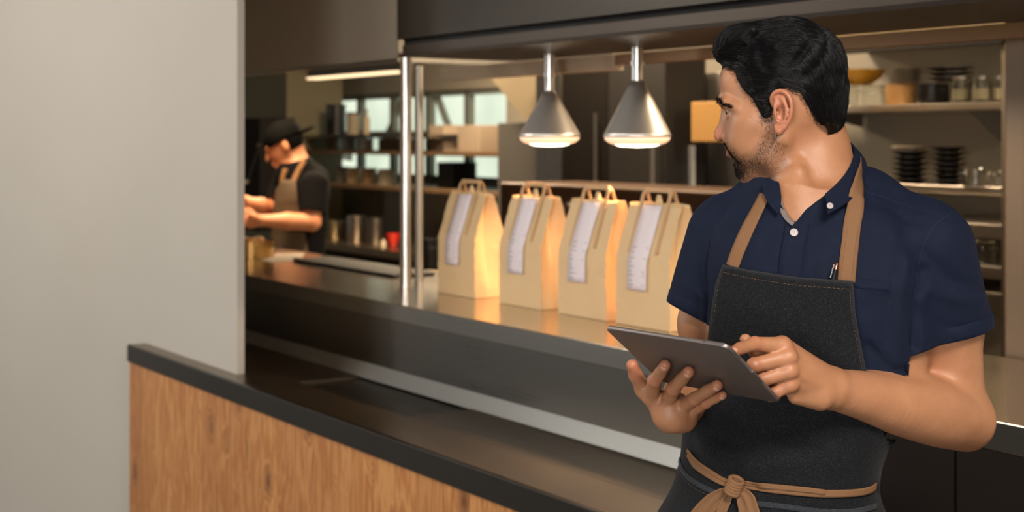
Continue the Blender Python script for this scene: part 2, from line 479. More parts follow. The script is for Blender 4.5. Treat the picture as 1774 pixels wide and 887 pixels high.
# ---- head
HS = F/2.17; HB = math.radians(18); HC = P(1358,190,2.19)
hf = np.array([-math.cos(HB), math.sin(HB), 0]); hn = np.array([-math.sin(HB), -math.cos(HB), 0]); hu = np.array([0,0,1.])
HT = math.radians(2); hf, hu = hf*math.cos(HT)-hu*math.sin(HT), hu*math.cos(HT)+hf*math.sin(HT)
HM = np.stack([hf, hn, hu]); HF = .93; HMI = np.stack([hf/HF, hn, hu]).T   # the last maps world offsets to head coordinates
def hw(q): return HC+(np.asarray(q)*np.array([HF,1,1]))@HM
def sym(q): q = q.copy(); q[:, 1] = np.abs(q[:, 1]); return q
def ear(q):
    """q: head coordinates, near side. builds an ear from its rims"""
    # local ear frame: a along back-up, o outward
    def A(x, y, o): return np.array([-.005-(x-1357)/HS/HF, .0745+o, -(y-190)/HS])
    def g(q):
        rim = [A(1344,184,.002), A(1343,173,.009), A(1350,163.5,.013), A(1362,161,.015), A(1372,168,.017), A(1377.5,181,.018), A(1377,196,.017), A(1372,211,.014), A(1363,222,.010)]
        rm = np.array(rim); tt = np.linspace(0, 8, 30); rm = np.stack([crom(rm[:, i], tt) for i in range(3)], 1)
        d = chain(q, list(rm), list(np.interp(tt, [0,1,2,3,4,5,6,7,8], [.0026,.0030,.0034,.0036,.0036,.0034,.0032,.0032,.004])), .001)
        d = smin(d, chain(q, [A(1363,222,.010), A(1354,228,.008), A(1350,220,.006)], [.0045,.0058,.0050], .003), .003)  # lobe
        # plate of the ear, leaning outward to the back
        pl = cap(q, A(1358,178,.006), A(1362,205,.005), .0085, .0075)
        M = np.array([[math.cos(.42), math.sin(.42), 0], [-math.sin(.42), math.cos(.42), 0], [0,0,1]])
        plate = ell(q, A(1361,191,.008), (.0150,.0036,.0265), M)
        d = smin(d, plate, .002); d = smin(d, cap(q, A(1355,174,.002), A(1357,214,.001), .0095, .0080), .003)
        am = np.array([A(1357,171,.0105), A(1364,177,.0145), A(1369,190,.0155), A(1367,203,.0140), A(1359,213,.011)]); tt = np.linspace(0, 4, 16); am = np.stack([crom(am[:, i], tt) for i in range(3)], 1)
        anti = chain(q, list(am), [.0029]*16, .001)
        d = smin(d, anti, .002)
        d = smin(d, cap(q, A(1352,181,.008), A(1364,180,.0125), .0024), .002)
        d = smin(d, cap(q, A(1366,168,.006), A(1364,215,.003), .007, .006), .006)      # root behind
        d = smax(d, -ell(q, A(1358,193.5,.0125), (.0062,.0062,.0068)), .003)            # concha
        d = smax(d, -ell(q, A(1358,204,.0125), (.0058,.0060,.0062)), .003)
        d = smax(d, -sph(q, A(1351.5,196,.0065), .0046), .002)
        d = smin(d, ell(q, A(1347,198,.006), (.0028,.0042,.0058)), .002)      # tragus
        d = smin(d, cap(q, A(1346,188,.004), A(1356,188,.0085), .0018), .002)           # root of the rim
        return d
    return boxed(q, np.array([-.050,.055,-.05]), np.array([.02,.115,.045]), g)
def face_core(q):
    d = ell(q, (-.004,0,.030), (.095,.0765,.089))
    d = smin(d, ell(q, (.030,0,-.028), (.062,.056,.070)), .03)
    d = smin(d, cap(q, (.002,.054,-.045), (.020,.047,-.070), .018, .016), .02)
    d = smin(d, cap(q, (.020,.047,-.070), (.056,.015,-.092), .016, .015), .02)
    d = smin(d, ell(q, (.063,0,-.089), (.019,.021,.017)), .014)
    d = smin(d, ell(q, (.050,.044,-.018), (.026,.020,.020)), .02)            # cheekbone
    d = smin(d, ell(q, (.060,.028,-.045), (.030,.026,.030)), .02)
    d = smin(d, ell(q, (.073,.018,-.028), (.018,.015,.024)), .014)
    d = smin(d, ell(q, (.080,0,.046), (.024,.042,.034)), .02)                # forehead
    d = smin(d, chain(q, [(.094,0,.014), (.0955,.018,.0180), (.086,.038,.0135), (.066,.053,.004)], [.009,.0095,.0085,.008], .006), .008)
    d = smin(d, ell(q, (.076,0,-.060), (.021,.027,.021)), .012)              # muzzle
    return d
def head_f(p):
    q = (p-HC)@HMI
    nr = q[:, 1] > 0
    s = sym(q)
    d = face_core(s)
    d = smax(d, -ell(s, (.0955,.030,-.0005), (.0165,.0160,.0090)), .009)          # eye socket
    d = smin(d, sph(s, (.0785,.0315,.0), .0127), .0025)                       # lids over the eye
    d = smin(d, chain(s, [(.093,.018,.0045), (.0935,.030,.0085), (.084,.044,.004)], [.0026,.0036,.003], .002), .003)
    d = smin(d, chain(s, [(.090,.020,-.0075), (.0895,.031,-.0095), (.082,.043,-.006)], [.0022,.0026,.002], .002), .003)
    d = smax(d, -ell(s, (.0885,.0335,-.0012), (.0085,.0130,.0036)), .0010)    # opening of the lids
    n = chain(s, [(.091,0,.012), (.0985,0,-.010), (.1075,0,-.032), (.1085,0,-.0375)], [.0068,.0066,.0078,.0088], .006)
    n = smin(n, cap(s, (.092,0,.0), (.090,.008,-.028), .009, .009), .008)
    n = smin(n, ell(s, (.0915,.0135,-.0385), (.0130,.0068,.0078)), .005)
    d = smin(d, n, .011)
    d = smax(d, -ell(s, (.0960,.0085,-.0478), (.0075,.0042,.0040)), .002)     # nostril
    d = smin(d, chain(s, [(.0955,0,-.0525), (.0935,.010,-.0535), (.0830,.0245,-.0590)], [.0042,.0040,.0022], .003), .004)
    d = smin(d, chain(s, [(.0930,0,-.0645), (.0910,.009,-.0650), (.0830,.0225,-.0615)], [.0052,.0046,.0022], .003), .004)
    d = smax(d, -chain(s, [(.0980,0,-.0585), (.0945,.012,-.0593), (.0845,.0265,-.0605)], [.0008,.0010,.0010], .001), .0022)
    d = smax(d, -chain(s, [(.0900,0,-.0755), (.083,.016,-.0755)], [.003,.003], .001), .008)
    return d, q, nr
def head(p):
    d, q, nr = head_f(p)
    e = np.minimum(ear(q), ear(q*np.array([1,-1,1])))
    return smin(d, e, .004)
def head_noear(p): return head_f(p)[0]
def neck(p):
    d = chain(p, [P(1402,215,2.20), P(1406,270,2.195), P(1410,330,2.185)], [.047,.050,.058], .03)
    d = smin(d, cap(p, P(1384,300,2.125), P(1386,362,2.108), .008, .006), .03)     # neck muscle
    d = smin(d, cap(p, P(1362,290,2.15), P(1376,352,2.118), .020, .010), .02)      # throat
    d = smin(d, cap(p, P(1422,215,2.205), P(1438,330,2.19), .024, .036), .03)
    return d
HLO, HHI = HC-np.array([.16,.14,.16]), HC+np.array([.16,.14,.16])
def skin_f(p):
    d = boxed(p, HLO, HHI, head)
    d = smin(d, boxed(p, HC+np.array([-.12,-.16,-.28]), HC+np.array([.2,.16,.05]), neck), .022)
    d = smin(d, form(p)+.007, .03)
    lo = np.minimum(np.minimum(E_R, W_R), RT[0][0])-.09; hi = np.maximum(np.maximum(E_R, W_R), hr(0,0,2.0))+.09; lo[0] = P(1240,600,1.85)[0]
    def gr(q):
        a = fore_r(q)
        m = q[:, 0] < P(1500,600,2.0)[0]
        if m.any(): a[m] = smin(a[m], hand_r(q[m]), .012)
        return a
    d = smin(d, boxed(p, lo, hi, gr), .020)
    lo = np.minimum(np.minimum(E_L, W_L), hl(75,200,0))-.07; hi = np.maximum(np.maximum(E_L, W_L), hl(905,200,0))+.07
    lo[1] = 1.80
    def gl(q): return smin(fore_l(q), hand_l(q), .012)
    d = smin(d, boxed(p, lo, hi, gl), .012)
    return np.maximum(d, P(0,960,YB)[2]-p[:, 2])

# ---- materials of the man
m = NT('skin'); v = m.coord()
n1 = m.noise(v, 35, 4); n2 = m.noise(v, 700, 3, .6); n3 = m.noise(v, 160, 3)
c = m.mix(n1, srgb(166,114,82), srgb(188,136,100))
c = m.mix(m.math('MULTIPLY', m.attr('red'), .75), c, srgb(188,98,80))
c = m.mix(m.math('MULTIPLY', m.attr('lip'), .8), c, srgb(165,86,80))
bn = m.ramp(m.noise(m.coord((1,1,.45)), 900, 2, .7), [(.36,(1,1,1)), (.62,(.25,.25,.25))])
c = m.mix(m.math('MULTIPLY', m.attr('beard'), bn), c, srgb(38,27,22))
m.col(c); m.set(Roughness=.43, Specular_IOR_Level=.5, Subsurface_Weight=.12, Subsurface_Radius=(1.0,.35,.2), Subsurface_Scale=.006)
hh = m.math('ADD', n2, m.math('MULTIPLY', n3, 1.2))
m.bump(hh, .28, .0012); M_SKIN = m.m
m = NT('black_hair'); v = m.coord((1,1,1))
m.set(Base_Color=(.006,.0055,.006,1), Roughness=.28, Specular_IOR_Level=.32)
M_HAIR = m.m
m = NT('hair_mass'); m.set(Base_Color=(.003,.003,.003,1), Roughness=.6, Specular_IOR_Level=.15); M_CAP = m.m
m = NT('beard_hair'); m.set(Base_Color=(.016,.011,.009,1)); M_BEARD = m.m; m.set(Specular_IOR_Level=.1, Roughness=.8)
m = NT('navy_cotton'); v = m.coord()
w = m.noise(v, 60, 3); fz = m.noise(v, 1400, 2)
m.col(m.mix(w, srgb(12,19,36), srgb(18,27,48)))
m.set(Roughness=.82, Specular_IOR_Level=.2, Sheen_Weight=.10, Sheen_Roughness=.5, Sheen_Tint=srgb(70,90,140))
m.bump(m.math('ADD', fz, m.math('MULTIPLY', m.noise(v, 90, 4, .6, .6), 3)), .25, .0015); M_SHIRT = m.m
def denim(name, a, b, pts=srgb(66,67,70)):
    m = NT(name); v = m.coord((1,1,1))
    big = m.noise(v, 14, 4, .6); tw = m.noise(m.coord((1,1,.55),(0,.5,.3)), 1100, 2, .6); c = m.mix(big, a, b)
    sp = m.ramp(tw, [(.50,(0,0,0)), (.72,(1,1,1))])
    c = m.mix(m.math('MULTIPLY', sp, .5), c, pts); c = m.mix(m.math('MULTIPLY', m.attr('wear'), .5), c, pts); m.col(c)
    m.set(Roughness=.85, Specular_IOR_Level=.15, Sheen_Weight=.05); m.bump(m.math('ADD', tw, m.math('MULTIPLY', m.noise(v, 70, 4), 2.5)), .35, .0016)
    return m.m
M_DENIM = denim('black_denim', srgb(12,13,16), srgb(20,22,26))
M_DENIML = denim('denim_edge', srgb(34,37,42), srgb(52,56,62), srgb(96,98,102))
M_JEANS = denim('black_jeans', srgb(12,13,16), srgb(19,21,24))
def webbing(name, a, b):
    m = NT(name); v = m.coord(); n = m.noise(v, 900, 2); m.col(m.mix(n, a, b)); m.set(Roughness=.8, Specular_IOR_Level=.2); m.bump(n, .3, .001); return m.m
M_TAN = webbing('tan_webbing', srgb(112,80,54), srgb(136,101,72))
M_STITCH = plain('brown_thread', srgb(120,88,58), .8)
M_STITCHN = plain('navy_thread', srgb(30,41,72), .8)
M_BUTTON = plain('pearl_button', srgb(186,176,174), .3)
M_NAIL = plain('nail', srgb(214,160,138), .30)
M_EYE = plain('eye_white', srgb(150,138,128), .2); M_IRIS = plain('iris_brown', srgb(40,24,16), .12)

man = empty('person', P(1360,HY,2.16)*np.array([1,1,0]), 'bearded man in navy shirt and black bib apron, holding a tablet, looking at the bags', 'person')

# ---- skin
V, Q = surface(skin_f, (P(1050,0,1.9)[0], 1.78, P(0,970,YB)[2]), (P(1740,0,2.2)[0], 2.36, 1.83), .0020)
print('skin', len(V))
V = relax(V, Q, 1, .35); _r = relax(V, Q, 5, .5); _m = ((V[:,0] > W_R[0]+.03) & (V[:,2] < P(0,560,2.1)[2]))[:, None]; V = np.where(_m, _r, V)
px = px_of(V); qh = (V-HC)@HMI
hd = ln(qh*np.array([1,1,1]))
# beard mask in side view of the head (forward, up)
bpoly = [(.008,-.010),(.034,-.006),(.026,-.027),(.036,-.045),(.047,-.060),(.066,-.064),(.078,-.050),(.105,-.040),(.12,-.05),(.12,-.12),(.02,-.12),(-.022,-.090),(-.020,-.06),(.000,-.033)]
bs = poly_sd(qh[:, [0,2]], bpoly)
bm = np.clip(bs/.016+.15, 0, 1)*.60
lipd = np.minimum(np.abs(qh[:, 2]+.0668-.0015), 1)
onlip = (qh[:,0] > .078) & (np.abs(qh[:,1]) < .0240) & (qh[:,2] < -.0495) & (qh[:,2] > -.0700)
bm[(qh[:,0] > .070) & (np.abs(qh[:,1]) < .027) & (qh[:,2] < -.049) & (qh[:,2] > -.075)] *= .25
mou = poly_sd(np.stack([np.abs(qh[:,1]), qh[:,2]], 1), [(-.01,-.0440),(.012,-.0430),(.023,-.050),(.032,-.062),(.033,-.078),(.0285,-.078),(.0270,-.060),(.022,-.0540),(.010,-.0480),(-.01,-.0480)])
bm = np.maximum(bm, np.where((qh[:,0] > .064) & (qh[:,0] < .099), np.clip(mou/.002+.6, 0, 1)*.9, 0))
chin = np.exp(-((qh[:,0]-.077)/.02)**2-((qh[:,2]+.094)/.012)**2)*(ln(qh) < .2)
bm = np.clip(bm+chin*.5, 0, 1); bm[ln(qh) > .16] = 0
# sideburn
sb = poly_sd(qh[:, [0,2]], [(.022,.012),(.008,.012),(.004,-.01),(.010,-.014)]); 
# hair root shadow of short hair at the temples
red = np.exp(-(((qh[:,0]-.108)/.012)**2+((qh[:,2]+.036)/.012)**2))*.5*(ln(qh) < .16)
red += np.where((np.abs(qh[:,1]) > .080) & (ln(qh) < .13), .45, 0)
for k in RF:
    for j in (0, 2, 3): red += .55*np.exp(-(ln(V-RF[k][0][j])/.011)**2)
for k in LF:
    for j in (0, 2): red += .55*np.exp(-(ln(V-LF[k][0][j])/.011)**2)
    red += .3*np.exp(-(ln(V-LF[k][0][3])/.012)**2)
red += .6*np.exp(-(ln(V-LT[0][0])/.02)**2)
lip = np.where(onlip, np.clip((.0235-np.abs(qh[:,1]))/.004, 0, 1)*np.clip((qh[:,2]+.0700)/.002, 0, 1), 0)
body = mesh_np('body', V, Q, M_SKIN, man, attrs={'beard': bm, 'red': np.clip(red, 0, 1), 'lip': lip})
# ---- eyes
for sgn in (1, -1):
    b = MB(); c = hw((.0785, .0315*sgn, 0)); bmesh.ops.create_uvsphere(b.b, u_segments=24, v_segments=16, radius=.0118, matrix=Matrix.Translation(c))
    e = b.build('eye', M_EYE, man, True, 180)
    b = MB(); g = hw((.0785+.0095, .0315*sgn+.0042, -.0012)); 
    d = unit(g-c); bmesh.ops.create_uvsphere(b.b, u_segments=20, v_segments=12, radius=.0058, matrix=Matrix.Translation(c+d*.0068))
    b.build('iris', M_IRIS, e, True, 180)
# ---- fingernails
def nail(tip, dip, r, out, name='fingernail'):
    d = unit(tip-dip); n = unit(out-d*(out@d)); s = np.cross(d, n); c = tip+n*r*.62-d*r*.15
    V = []; nu, nv = 9, 7
    for i in range(nu):
        for j in range(nv):
            a = (i/(nu-1)-.5)*2; w = (j/(nv-1)-.5)*2
            k = (1-abs(w)**3*.12) * (1 if a < 0 else (1-.25*w*w*a))
            V.append(c+d*(a*r*.78*k)+s*(w*r*.62*(1-.16*abs(a)**3))+n*(r*.40*(1-.62*w*w)-.10*r*a*a))
    Q = [(i*nv+j, (i+1)*nv+j, (i+1)*nv+j+1, i*nv+j+1) for i in range(nu-1) for j in range(nv-1)]
    solid(mesh_np(name, V, Q, M_NAIL, man), .0005, 1)
for k in LF: nail(LF[k][0][0], LF[k][0][1], LF[k][1][0], tN)
nail(RF['index'][0][0], RF['index'][0][1], RF['index'][1][0], np.array([-.2,-1,.3]))
# ---- shirt: a looser skin over the same body
def fold(p, pts, w, a):
    d = None
    for i in range(len(pts)-1):
        e = cap(p, pts[i], pts[i+1], 0); d = e if d is None else np.minimum(d, e)
    return a*np.exp(-(d/w)**2)
FOLDS = [  # outline points (x, y, depth) of cloth creases: ridge (+) or valley (-)
 ([(1600,470,2.05),(1588,520,2.04),(1580,600,2.05)], .008, -.010), ([(1580,440,2.03),(1560,520,2.02),(1552,620,2.04)], .012, .005),
 ([(1600,440,2.05),(1640,480,2.05),(1690,500,2.08)], .010, -.003), ([(1595,500,2.04),(1650,520,2.05),(1700,525,2.08)], .012, .003),
 ([(1590,540,2.05),(1640,570,2.06),(1700,570,2.08)], .009, -.003), ([(1500,560,2.03),(1530,620,2.04),(1560,655,2.05)], .010, .005),
 ([(1505,600,2.03),(1545,640,2.04),(1590,640,2.05)], .008, -.005), ([(1230,430,2.15),(1225,500,2.15),(1228,560,2.16)], .007, -.008),
 ([(1245,430,2.14),(1250,480,2.13)], .010, .004), ([(1190,430,2.17),(1200,480,2.16),(1225,500,2.16)], .008, -.003),
 ([(1180,480,2.18),(1200,505,2.17),(1228,520,2.16)], .008, .003), ([(1350,400,2.04),(1345,470,2.03)], .010, -.004),
 ([(1440,370,2.04),(1425,440,2.03),(1420,480,2.03)], .012, .003), ([(1510,320,2.12),(1540,400,2.06),(1545,480,2.03)], .016, .003),
 ([(1500,500,2.02),(1560,500,2.03)], .009, .002), ([(1520,360,2.09),(1600,390,2.07)], .010, -.002),
]
FOLDS = [([P(*q) for q in pts], w, a*1.3) for pts, w, a in FOLDS]
def sleeve_r(p):
    a, b = P(1611,432,2.115), P(1642,590,2.14)
    return cap(p, a, b, .0600, .0575)
def sleeve_l(p): return cap(p, P(1259,410,2.222), P(1214,548,2.235), .0575, .0530)
def shirt_f(p):
    d = smin(trunk_f(p), arm_r(p), .03); d = smin(d, arm_l(p), .022)
    d = smin(d, sleeve_r(p), .015); d = smin(d, sleeve_l(p), .012)
    d = d-.0035
    d = d-snoise(p, 3, 38)*.0014-snoise(p*np.array([1,1,.5]), 5, 85)*.0009
    # soft pull lines of the sleeve and side
    for pts, w, a in FOLDS: d = d-fold(p, pts, w, a)
    return d
cR0, cR1 = P(1590,613,2.05), P(1720,575,2.08); axR = unit(P(1662,722,2.165)-P(1632,425,2.115))
cuffR = P(1657,594,2.09); nR = unit(np.array([-.18,.25,.95]))
sR = unit(cR1-cR0); nR = unit(np.cross(sR, np.array([0.06,1,0.0]))); nR = nR if nR[2] > 0 else -nR
cL0, cL1 = P(1163,528,2.2), P(1228,560,2.2); sL = unit(cL1-cL0); nL = unit(np.cross(sL, np.array([0,1,0]))); nL = nL if nL[2] > 0 else -nL
VNECK = [(1345,300),(1352,330),(1352,352),(1366,378),(1377,387),(1396,363),(1430,337),(1462,306),(1478,262),(1478,200),(1330,200)]
def shirt_keep(p):
    px = px_of(p)
    g = smax(-( (cR0-p)@nR ), -( (p[:,0]-P(1548,0,2.05)[0]) ), .002) if False else None
    gr = np.where(p[:,0] > P(1572,0,2.05)[0], (p-cR0)@nR, 1.0)
    gl = np.where((p[:,0] < P(1232,0,2.18)[0]) & (p[:,2] < P(0,470,2.2)[2]), (p-cL0)@nL, 1.0)
    nk = -poly_sd(px, VNECK)*2.15/F
    nk = np.where(p[:,1] < 2.15, nk, 1.0)
    c = P(1408,300,2.195)
    ring = np.sqrt(((p[:,0]-c[0])/1.0)**2+((p[:,1]-c[1])/1.0)**2)-.058
    ring = np.where(p[:,2] > P(0,345,2.15)[2], ring, 1.0)
    low = p[:,2]-P(0,900,YB)[2]
    return np.minimum(np.minimum(np.minimum(gr, gl), np.minimum(nk, ring)), low)
V, Q = surface(shirt_f, (P(1130,0,2.1)[0], 1.95, P(0,910,YB)[2]), (P(1740,0,2.2)[0], 2.38, 1.64), .0034)
V, Q = clip_mesh(V, Q, shirt_keep, shirt_f, .001)
V, Q = compact(V, Q)
shirt = mesh_np('shirt', V, Q, M_SHIRT, man); solid(shirt, .0016, -1)
shirt['label'] = 'navy short-sleeved button-down shirt'
# cuffs: a doubled hem band on each sleeve
def cuff(f, c0, n, lo, hi, wid, name):
    pass
def ring_on(f, c, n, count=72, r0=.12, off=.0015):
    a = np.linspace(0, 2*np.pi, count, endpoint=False); u = unit(np.cross(n, [0.1,.9,.2])); v = np.cross(n, u)
    d = np.cos(a)[:, None]*u+np.sin(a)[:, None]*v; t = np.full(count, .02)
    for _ in range(60):
        val = f(c+d*t[:, None])-off; t = np.where(val < 0, t+np.maximum(-val, .0004)*.8, t-val*.3)
    return c+d*t[:, None]
def hem(f, c0, n, w, name):
    rows = [ring_on(f, c0+n*(w*k), n, off=o) for k, o in ((-.04,-.002),(0,.0002),(.25,.0007),(.9,.0009),(1.0,-.001))]
    m = len(rows[0]); V = np.concatenate(rows)
    Q = [(i*m+j, i*m+(j+1) % m, (i+1)*m+(j+1) % m, (i+1)*m+j) for i in range(len(rows)-1) for j in range(m)]
    return mesh_np(name, V, Q, M_SHIRT, man)
def clean_arm_r(p): return smin(sleeve_r(p), arm_r(p), .02)-.0035-snoise(p, 3, 38)*.001
def clean_arm_l(p): return smin(sleeve_l(p), arm_l(p), .02)-.0035-snoise(p, 3, 38)*.001
ccR = cR0+sR*((P(1655,594,2.135)-cR0)@sR)+np.array([0,.09,0])*0; ccR = P(1657,594,2.14); ccR = ccR-nR*((ccR-cR0)@nR)
ccL = P(1214,546,2.235); ccL = ccL-nL*((ccL-cL0)@nL)
hem(clean_arm_r, ccR, nR, .022, 'sleeve_hem'); hem(clean_arm_l, ccL, nL, .020, 'sleeve_hem')

# ---- placket, pocket, seams
def rib(name, pts, w, off, mat, t=.0012, par=None, n=60, wn=5, f=None):
    V, Q = ribbon(f or shirt_f, pts, w, off, n, wn); o = mesh_np(name, V, Q, mat, par or man); solid(o, t, 0); return o
rib('placket', [(1383,385),(1378,405),(1372,440),(1368,480),(1366,505)], .034, .0022, M_SHIRT)
def seam(name, pts, mat, r=.0006, off=.002, f=None, par=None, dash=True, n=None, Yr=(1.7,2.5)):
    pts = np.asarray(pts, float); L = ln(np.diff(pts, axis=0)).sum(); n = n or int(L/2.0)+4
    t = np.linspace(0, len(pts)-1, n); px = np.stack([crom(pts[:,0], t), crom(pts[:,1], t)], 1)
    c = raycast(f or shirt_f, px, *Yr, off=off)
    if dash:
        k = (n//3)*3; c = c[:k].reshape(-1, 3, 3)
    else: c = c[None]
    V, Q = strands(c, np.full(len(c), r)); 
    return mesh_np(name, V, Q, mat, par or shirt)
seam('stitching', [(1462,322),(1520,338),(1580,360),(1645,372)], M_STITCHN, .0004, .0003, dash=False)
seam('stitching', [(1650,368),(1620,390),(1600,425),(1590,470),(1584,520)], M_STITCHN, .0005, .0004, dash=False)
seam('stitching', [(1392,395),(1388,430),(1384,478)], M_STITCHN, .0004, .0036)
seam('stitching', [(1364,395),(1357,430),(1350,478)], M_STITCHN, .0004, .0036)
# chest pocket
pk = [(1418,478),(1545,492),(1540,545),(1480,560)]
rib('shirt_pocket', [(1420,484),(1480,489),(1543,497)], .0145, .0004, M_SHIRT, t=.0004, n=40)
seam('stitching', [(1420,492),(1480,497),(1541,505)], M_STITCHN, .0004, .0012); seam('stitching', [(1542,498),(1539,530),(1536,562)], M_STITCHN, .0004, .0008)
def disc_on(name, x, y, r, mat, off=.005, f=None, lip=True, par=None, at=None):
    c = raycast(f or shirt_f, [(x, y)], off=off)[0] if at is None else at; n = grad(f or shirt_f, c[None])[0]; n = unit(n+np.array([0,-.6,0]))
    b = MB(); b.lathe([(0,0),(r,0),(r,.0012),(r*.9,.0022),(r*.72,.0022),(r*.62,.0012),(0,.0012)], seg=24)
    M = Vector(n).to_track_quat('Z', 'Y').to_matrix().to_4x4(); M.translation = Vector(c)
    bmesh.ops.transform(b.b, matrix=M, verts=b.b.verts)
    o = b.build(name, mat, par or man, True, 40)
    b = MB()
    for a in range(4):
        q = Vector((r*.25*math.cos(a*math.pi/2+.8), r*.25*math.sin(a*math.pi/2+.8), .0013)); bmesh.ops.create_circle(b.b, cap_ends=True, segments=8, radius=r*.11, matrix=M @ Matrix.Translation(q))
    b.build('button_hole', M_STITCHN, o)
    return o
disc_on('button', 1375.5, 403, .0060, M_BUTTON, .005)
# ---- collar
def sheet(name, A, B, mat, rows=8, cols=40, bulge=.004, t=.0018, par=None, out=None):
    A = np.array([P(*q) for q in A]); B = np.array([P(*q) for q in B])
    ta = np.linspace(0, len(A)-1, cols); tb = np.linspace(0, len(B)-1, cols)
    a = np.stack([crom(A[:, i], ta) for i in range(3)], 1); b = np.stack([crom(B[:, i], tb) for i in range(3)], 1)
    V = []
    c0 = P(1405,320,2.19)
    for r in np.linspace(0, 1, rows):
        q = a*(1-r)+b*r; o = q-c0; o[:, 2] = 0; o /= ln(o)[:, None]+1e-9
        V.append(q+o*(bulge*math.sin(math.pi*r)))
    V = np.concatenate(V); Q = [(i*cols+j, (i+1)*cols+j, (i+1)*cols+j+1, i*cols+j+1) for i in range(rows-1) for j in range(cols-1)]
    o = mesh_np(name, V, Q, mat, par or man); solid(o, t, 0); return o
# leaf on the right of the picture: fold line (top) and free edge (bottom), from the back of the neck to the point
sheet('collar', [(1462,241,2.265),(1475,249,2.225),(1480,264,2.18),(1474,284,2.14),(1463,303,2.11),(1450,318,2.09),(1438,329,2.075),(1429,337,2.067)],
      [(1474,296,2.285),(1494,286,2.235),(1501,292,2.185),(1499,308,2.13),(1490,328,2.085),(1474,346,2.058),(1453,361,2.044),(1434,371,2.036)], M_SHIRT, bulge=.006)
sheet('collar', [(1462,241,2.265),(1440,248,2.285),(1400,260,2.28),(1368,280,2.25),(1352,292,2.215),(1342,302,2.180)],
      [(1472,298,2.285),(1440,305,2.30),(1400,310,2.295),(1352,320,2.27),(1332,316,2.22),(1324,312,2.175)], M_SHIRT, bulge=.004)
def leaf(name, A, B, off, f, rows=9, cols=24):
    A = np.array(A, float); B = np.array(B, float); t = np.linspace(0, len(A)-1, cols); tb = np.linspace(0, len(B)-1, cols)
    a = np.stack([crom(A[:, i], t) for i in range(2)], 1); b = np.stack([crom(B[:, i], tb) for i in range(2)], 1)
    g = np.stack([a*(1-r)+b*r for r in np.linspace(0, 1, rows)])
    p = raycast(f, g.reshape(-1, 2), off=off); Y = p[:, 1].reshape(rows, cols)
    for _ in range(6): Y[1:-1] = (Y[:-2]+Y[2:]+2*Y[1:-1])/4; Y[:, 1:-1] = (Y[:, :-2]+Y[:, 2:]+2*Y[:, 1:-1])/4
    px = g.reshape(-1, 2); Yf = Y.ravel(); V = np.stack([(px[:,0]-CX)/F*Yf, Yf, H-(px[:,1]-HY)/F*Yf], 1)
    Q = [(i*cols+j, (i+1)*cols+j, (i+1)*cols+j+1, i*cols+j+1) for i in range(rows-1) for j in range(cols-1)]
    o = mesh_np(name, V, Q, M_SHIRT, man); solid(o, .0022, 0)
    e = V.reshape(rows, cols, 3)[-2]+[0,-.002,0]; k = (cols//3)*3; vv, qq = strands(e[:k].reshape(-1,3,3), np.full(k//3, .0004)); mesh_np('stitching', vv, qq, M_STITCHN, o)
    return o
lf = leaf('collar', [(1331,307),(1344,317),(1352,331),(1353,349),(1350,368)], [(1323,312),(1322,330),(1327,345),(1335,357),(1347,370)], .011, lambda p: smin(shirt_f(p), neck(p), .01))
sheet('collar_stand', [(1352,322,2.115),(1354,345,2.105),(1364,372,2.085),(1377,386,2.07)],
      [(1340,330,2.118),(1347,356,2.10),(1358,378,2.08),(1372,391,2.066)], plain('grey_collar_lining', srgb(120,112,108), .8), bulge=.0, rows=4)

disc_on('button', 1438, 357, .0048, M_BUTTON, 0, at=P(1438,357,2.0385))
disc_on('button', 1337, 349, .0040, M_BUTTON, 0, at=P(1338,350,2.112))

# ---- trousers
def legs_f(p):
    d = torso_f(p)-.006
    L = math.cos(YAW); hipc = P(1337,960,2.165)
    for s in (-1, 1):
        o = np.array([math.cos(YAW)*s*.088, -math.sin(YAW)*s*.088, 0]); a = hipc+o; k = np.array([a[0]-.005+.01*s, a[1]-.01, .50]); an = np.array([k[0]+.01*s, k[1]+.035, .05])
        d = smin(d, chain(p, [a, k, an], [.096,.064,.054], .03), .02)
    return d-snoise(p*np.array([1,1,.6]), 9, 30)*.0016
def tr_keep(p): return np.minimum(P(0,835,2.16)[2]-p[:,2], p[:,2]-.06)
V, Q = surface(legs_f, (P(1337,0,2.16)[0]-.27, 1.93, .03), (P(1337,0,2.16)[0]+.27, 2.40, P(0,800,2.16)[2]), .006)
V, Q = clip_mesh(V, Q, tr_keep, legs_f, .002); V, Q = compact(V, Q)
tr = mesh_np('trousers', V, Q, M_JEANS, man, attrs={'wear': np.zeros(len(V))}); solid(tr, .002, -1); tr['label'] = 'black jeans'
M_SHOE = plain('black_leather', srgb(18,17,17), .4)
for s in (-1, 1):
    o = P(1337,960,2.165)+np.array([math.cos(YAW)*s*.088, -math.sin(YAW)*s*.088, 0]); ax = o[0]-.005+.02*s; ay = o[1]+.025
    f = np.array([-math.sin(YAW), -math.cos(YAW), 0])
    def shoe(p, c=np.array([ax, ay, 0])):
        d = chain(p, [c+[0,0,.10], c+f*.01+[0,0,.05], c+f*.10+[0,0,.045], c+f*.19+[0,0,.035]], [.045,.045,.042,.035], .03)
        return np.maximum(d, .004-p[:, 2])
    V, Q = surface(shoe, (ax-.15, ay-.32, -.02), (ax+.15, ay+.12, .17), .006); mesh_np('shoe', V, Q, M_SHOE, man)

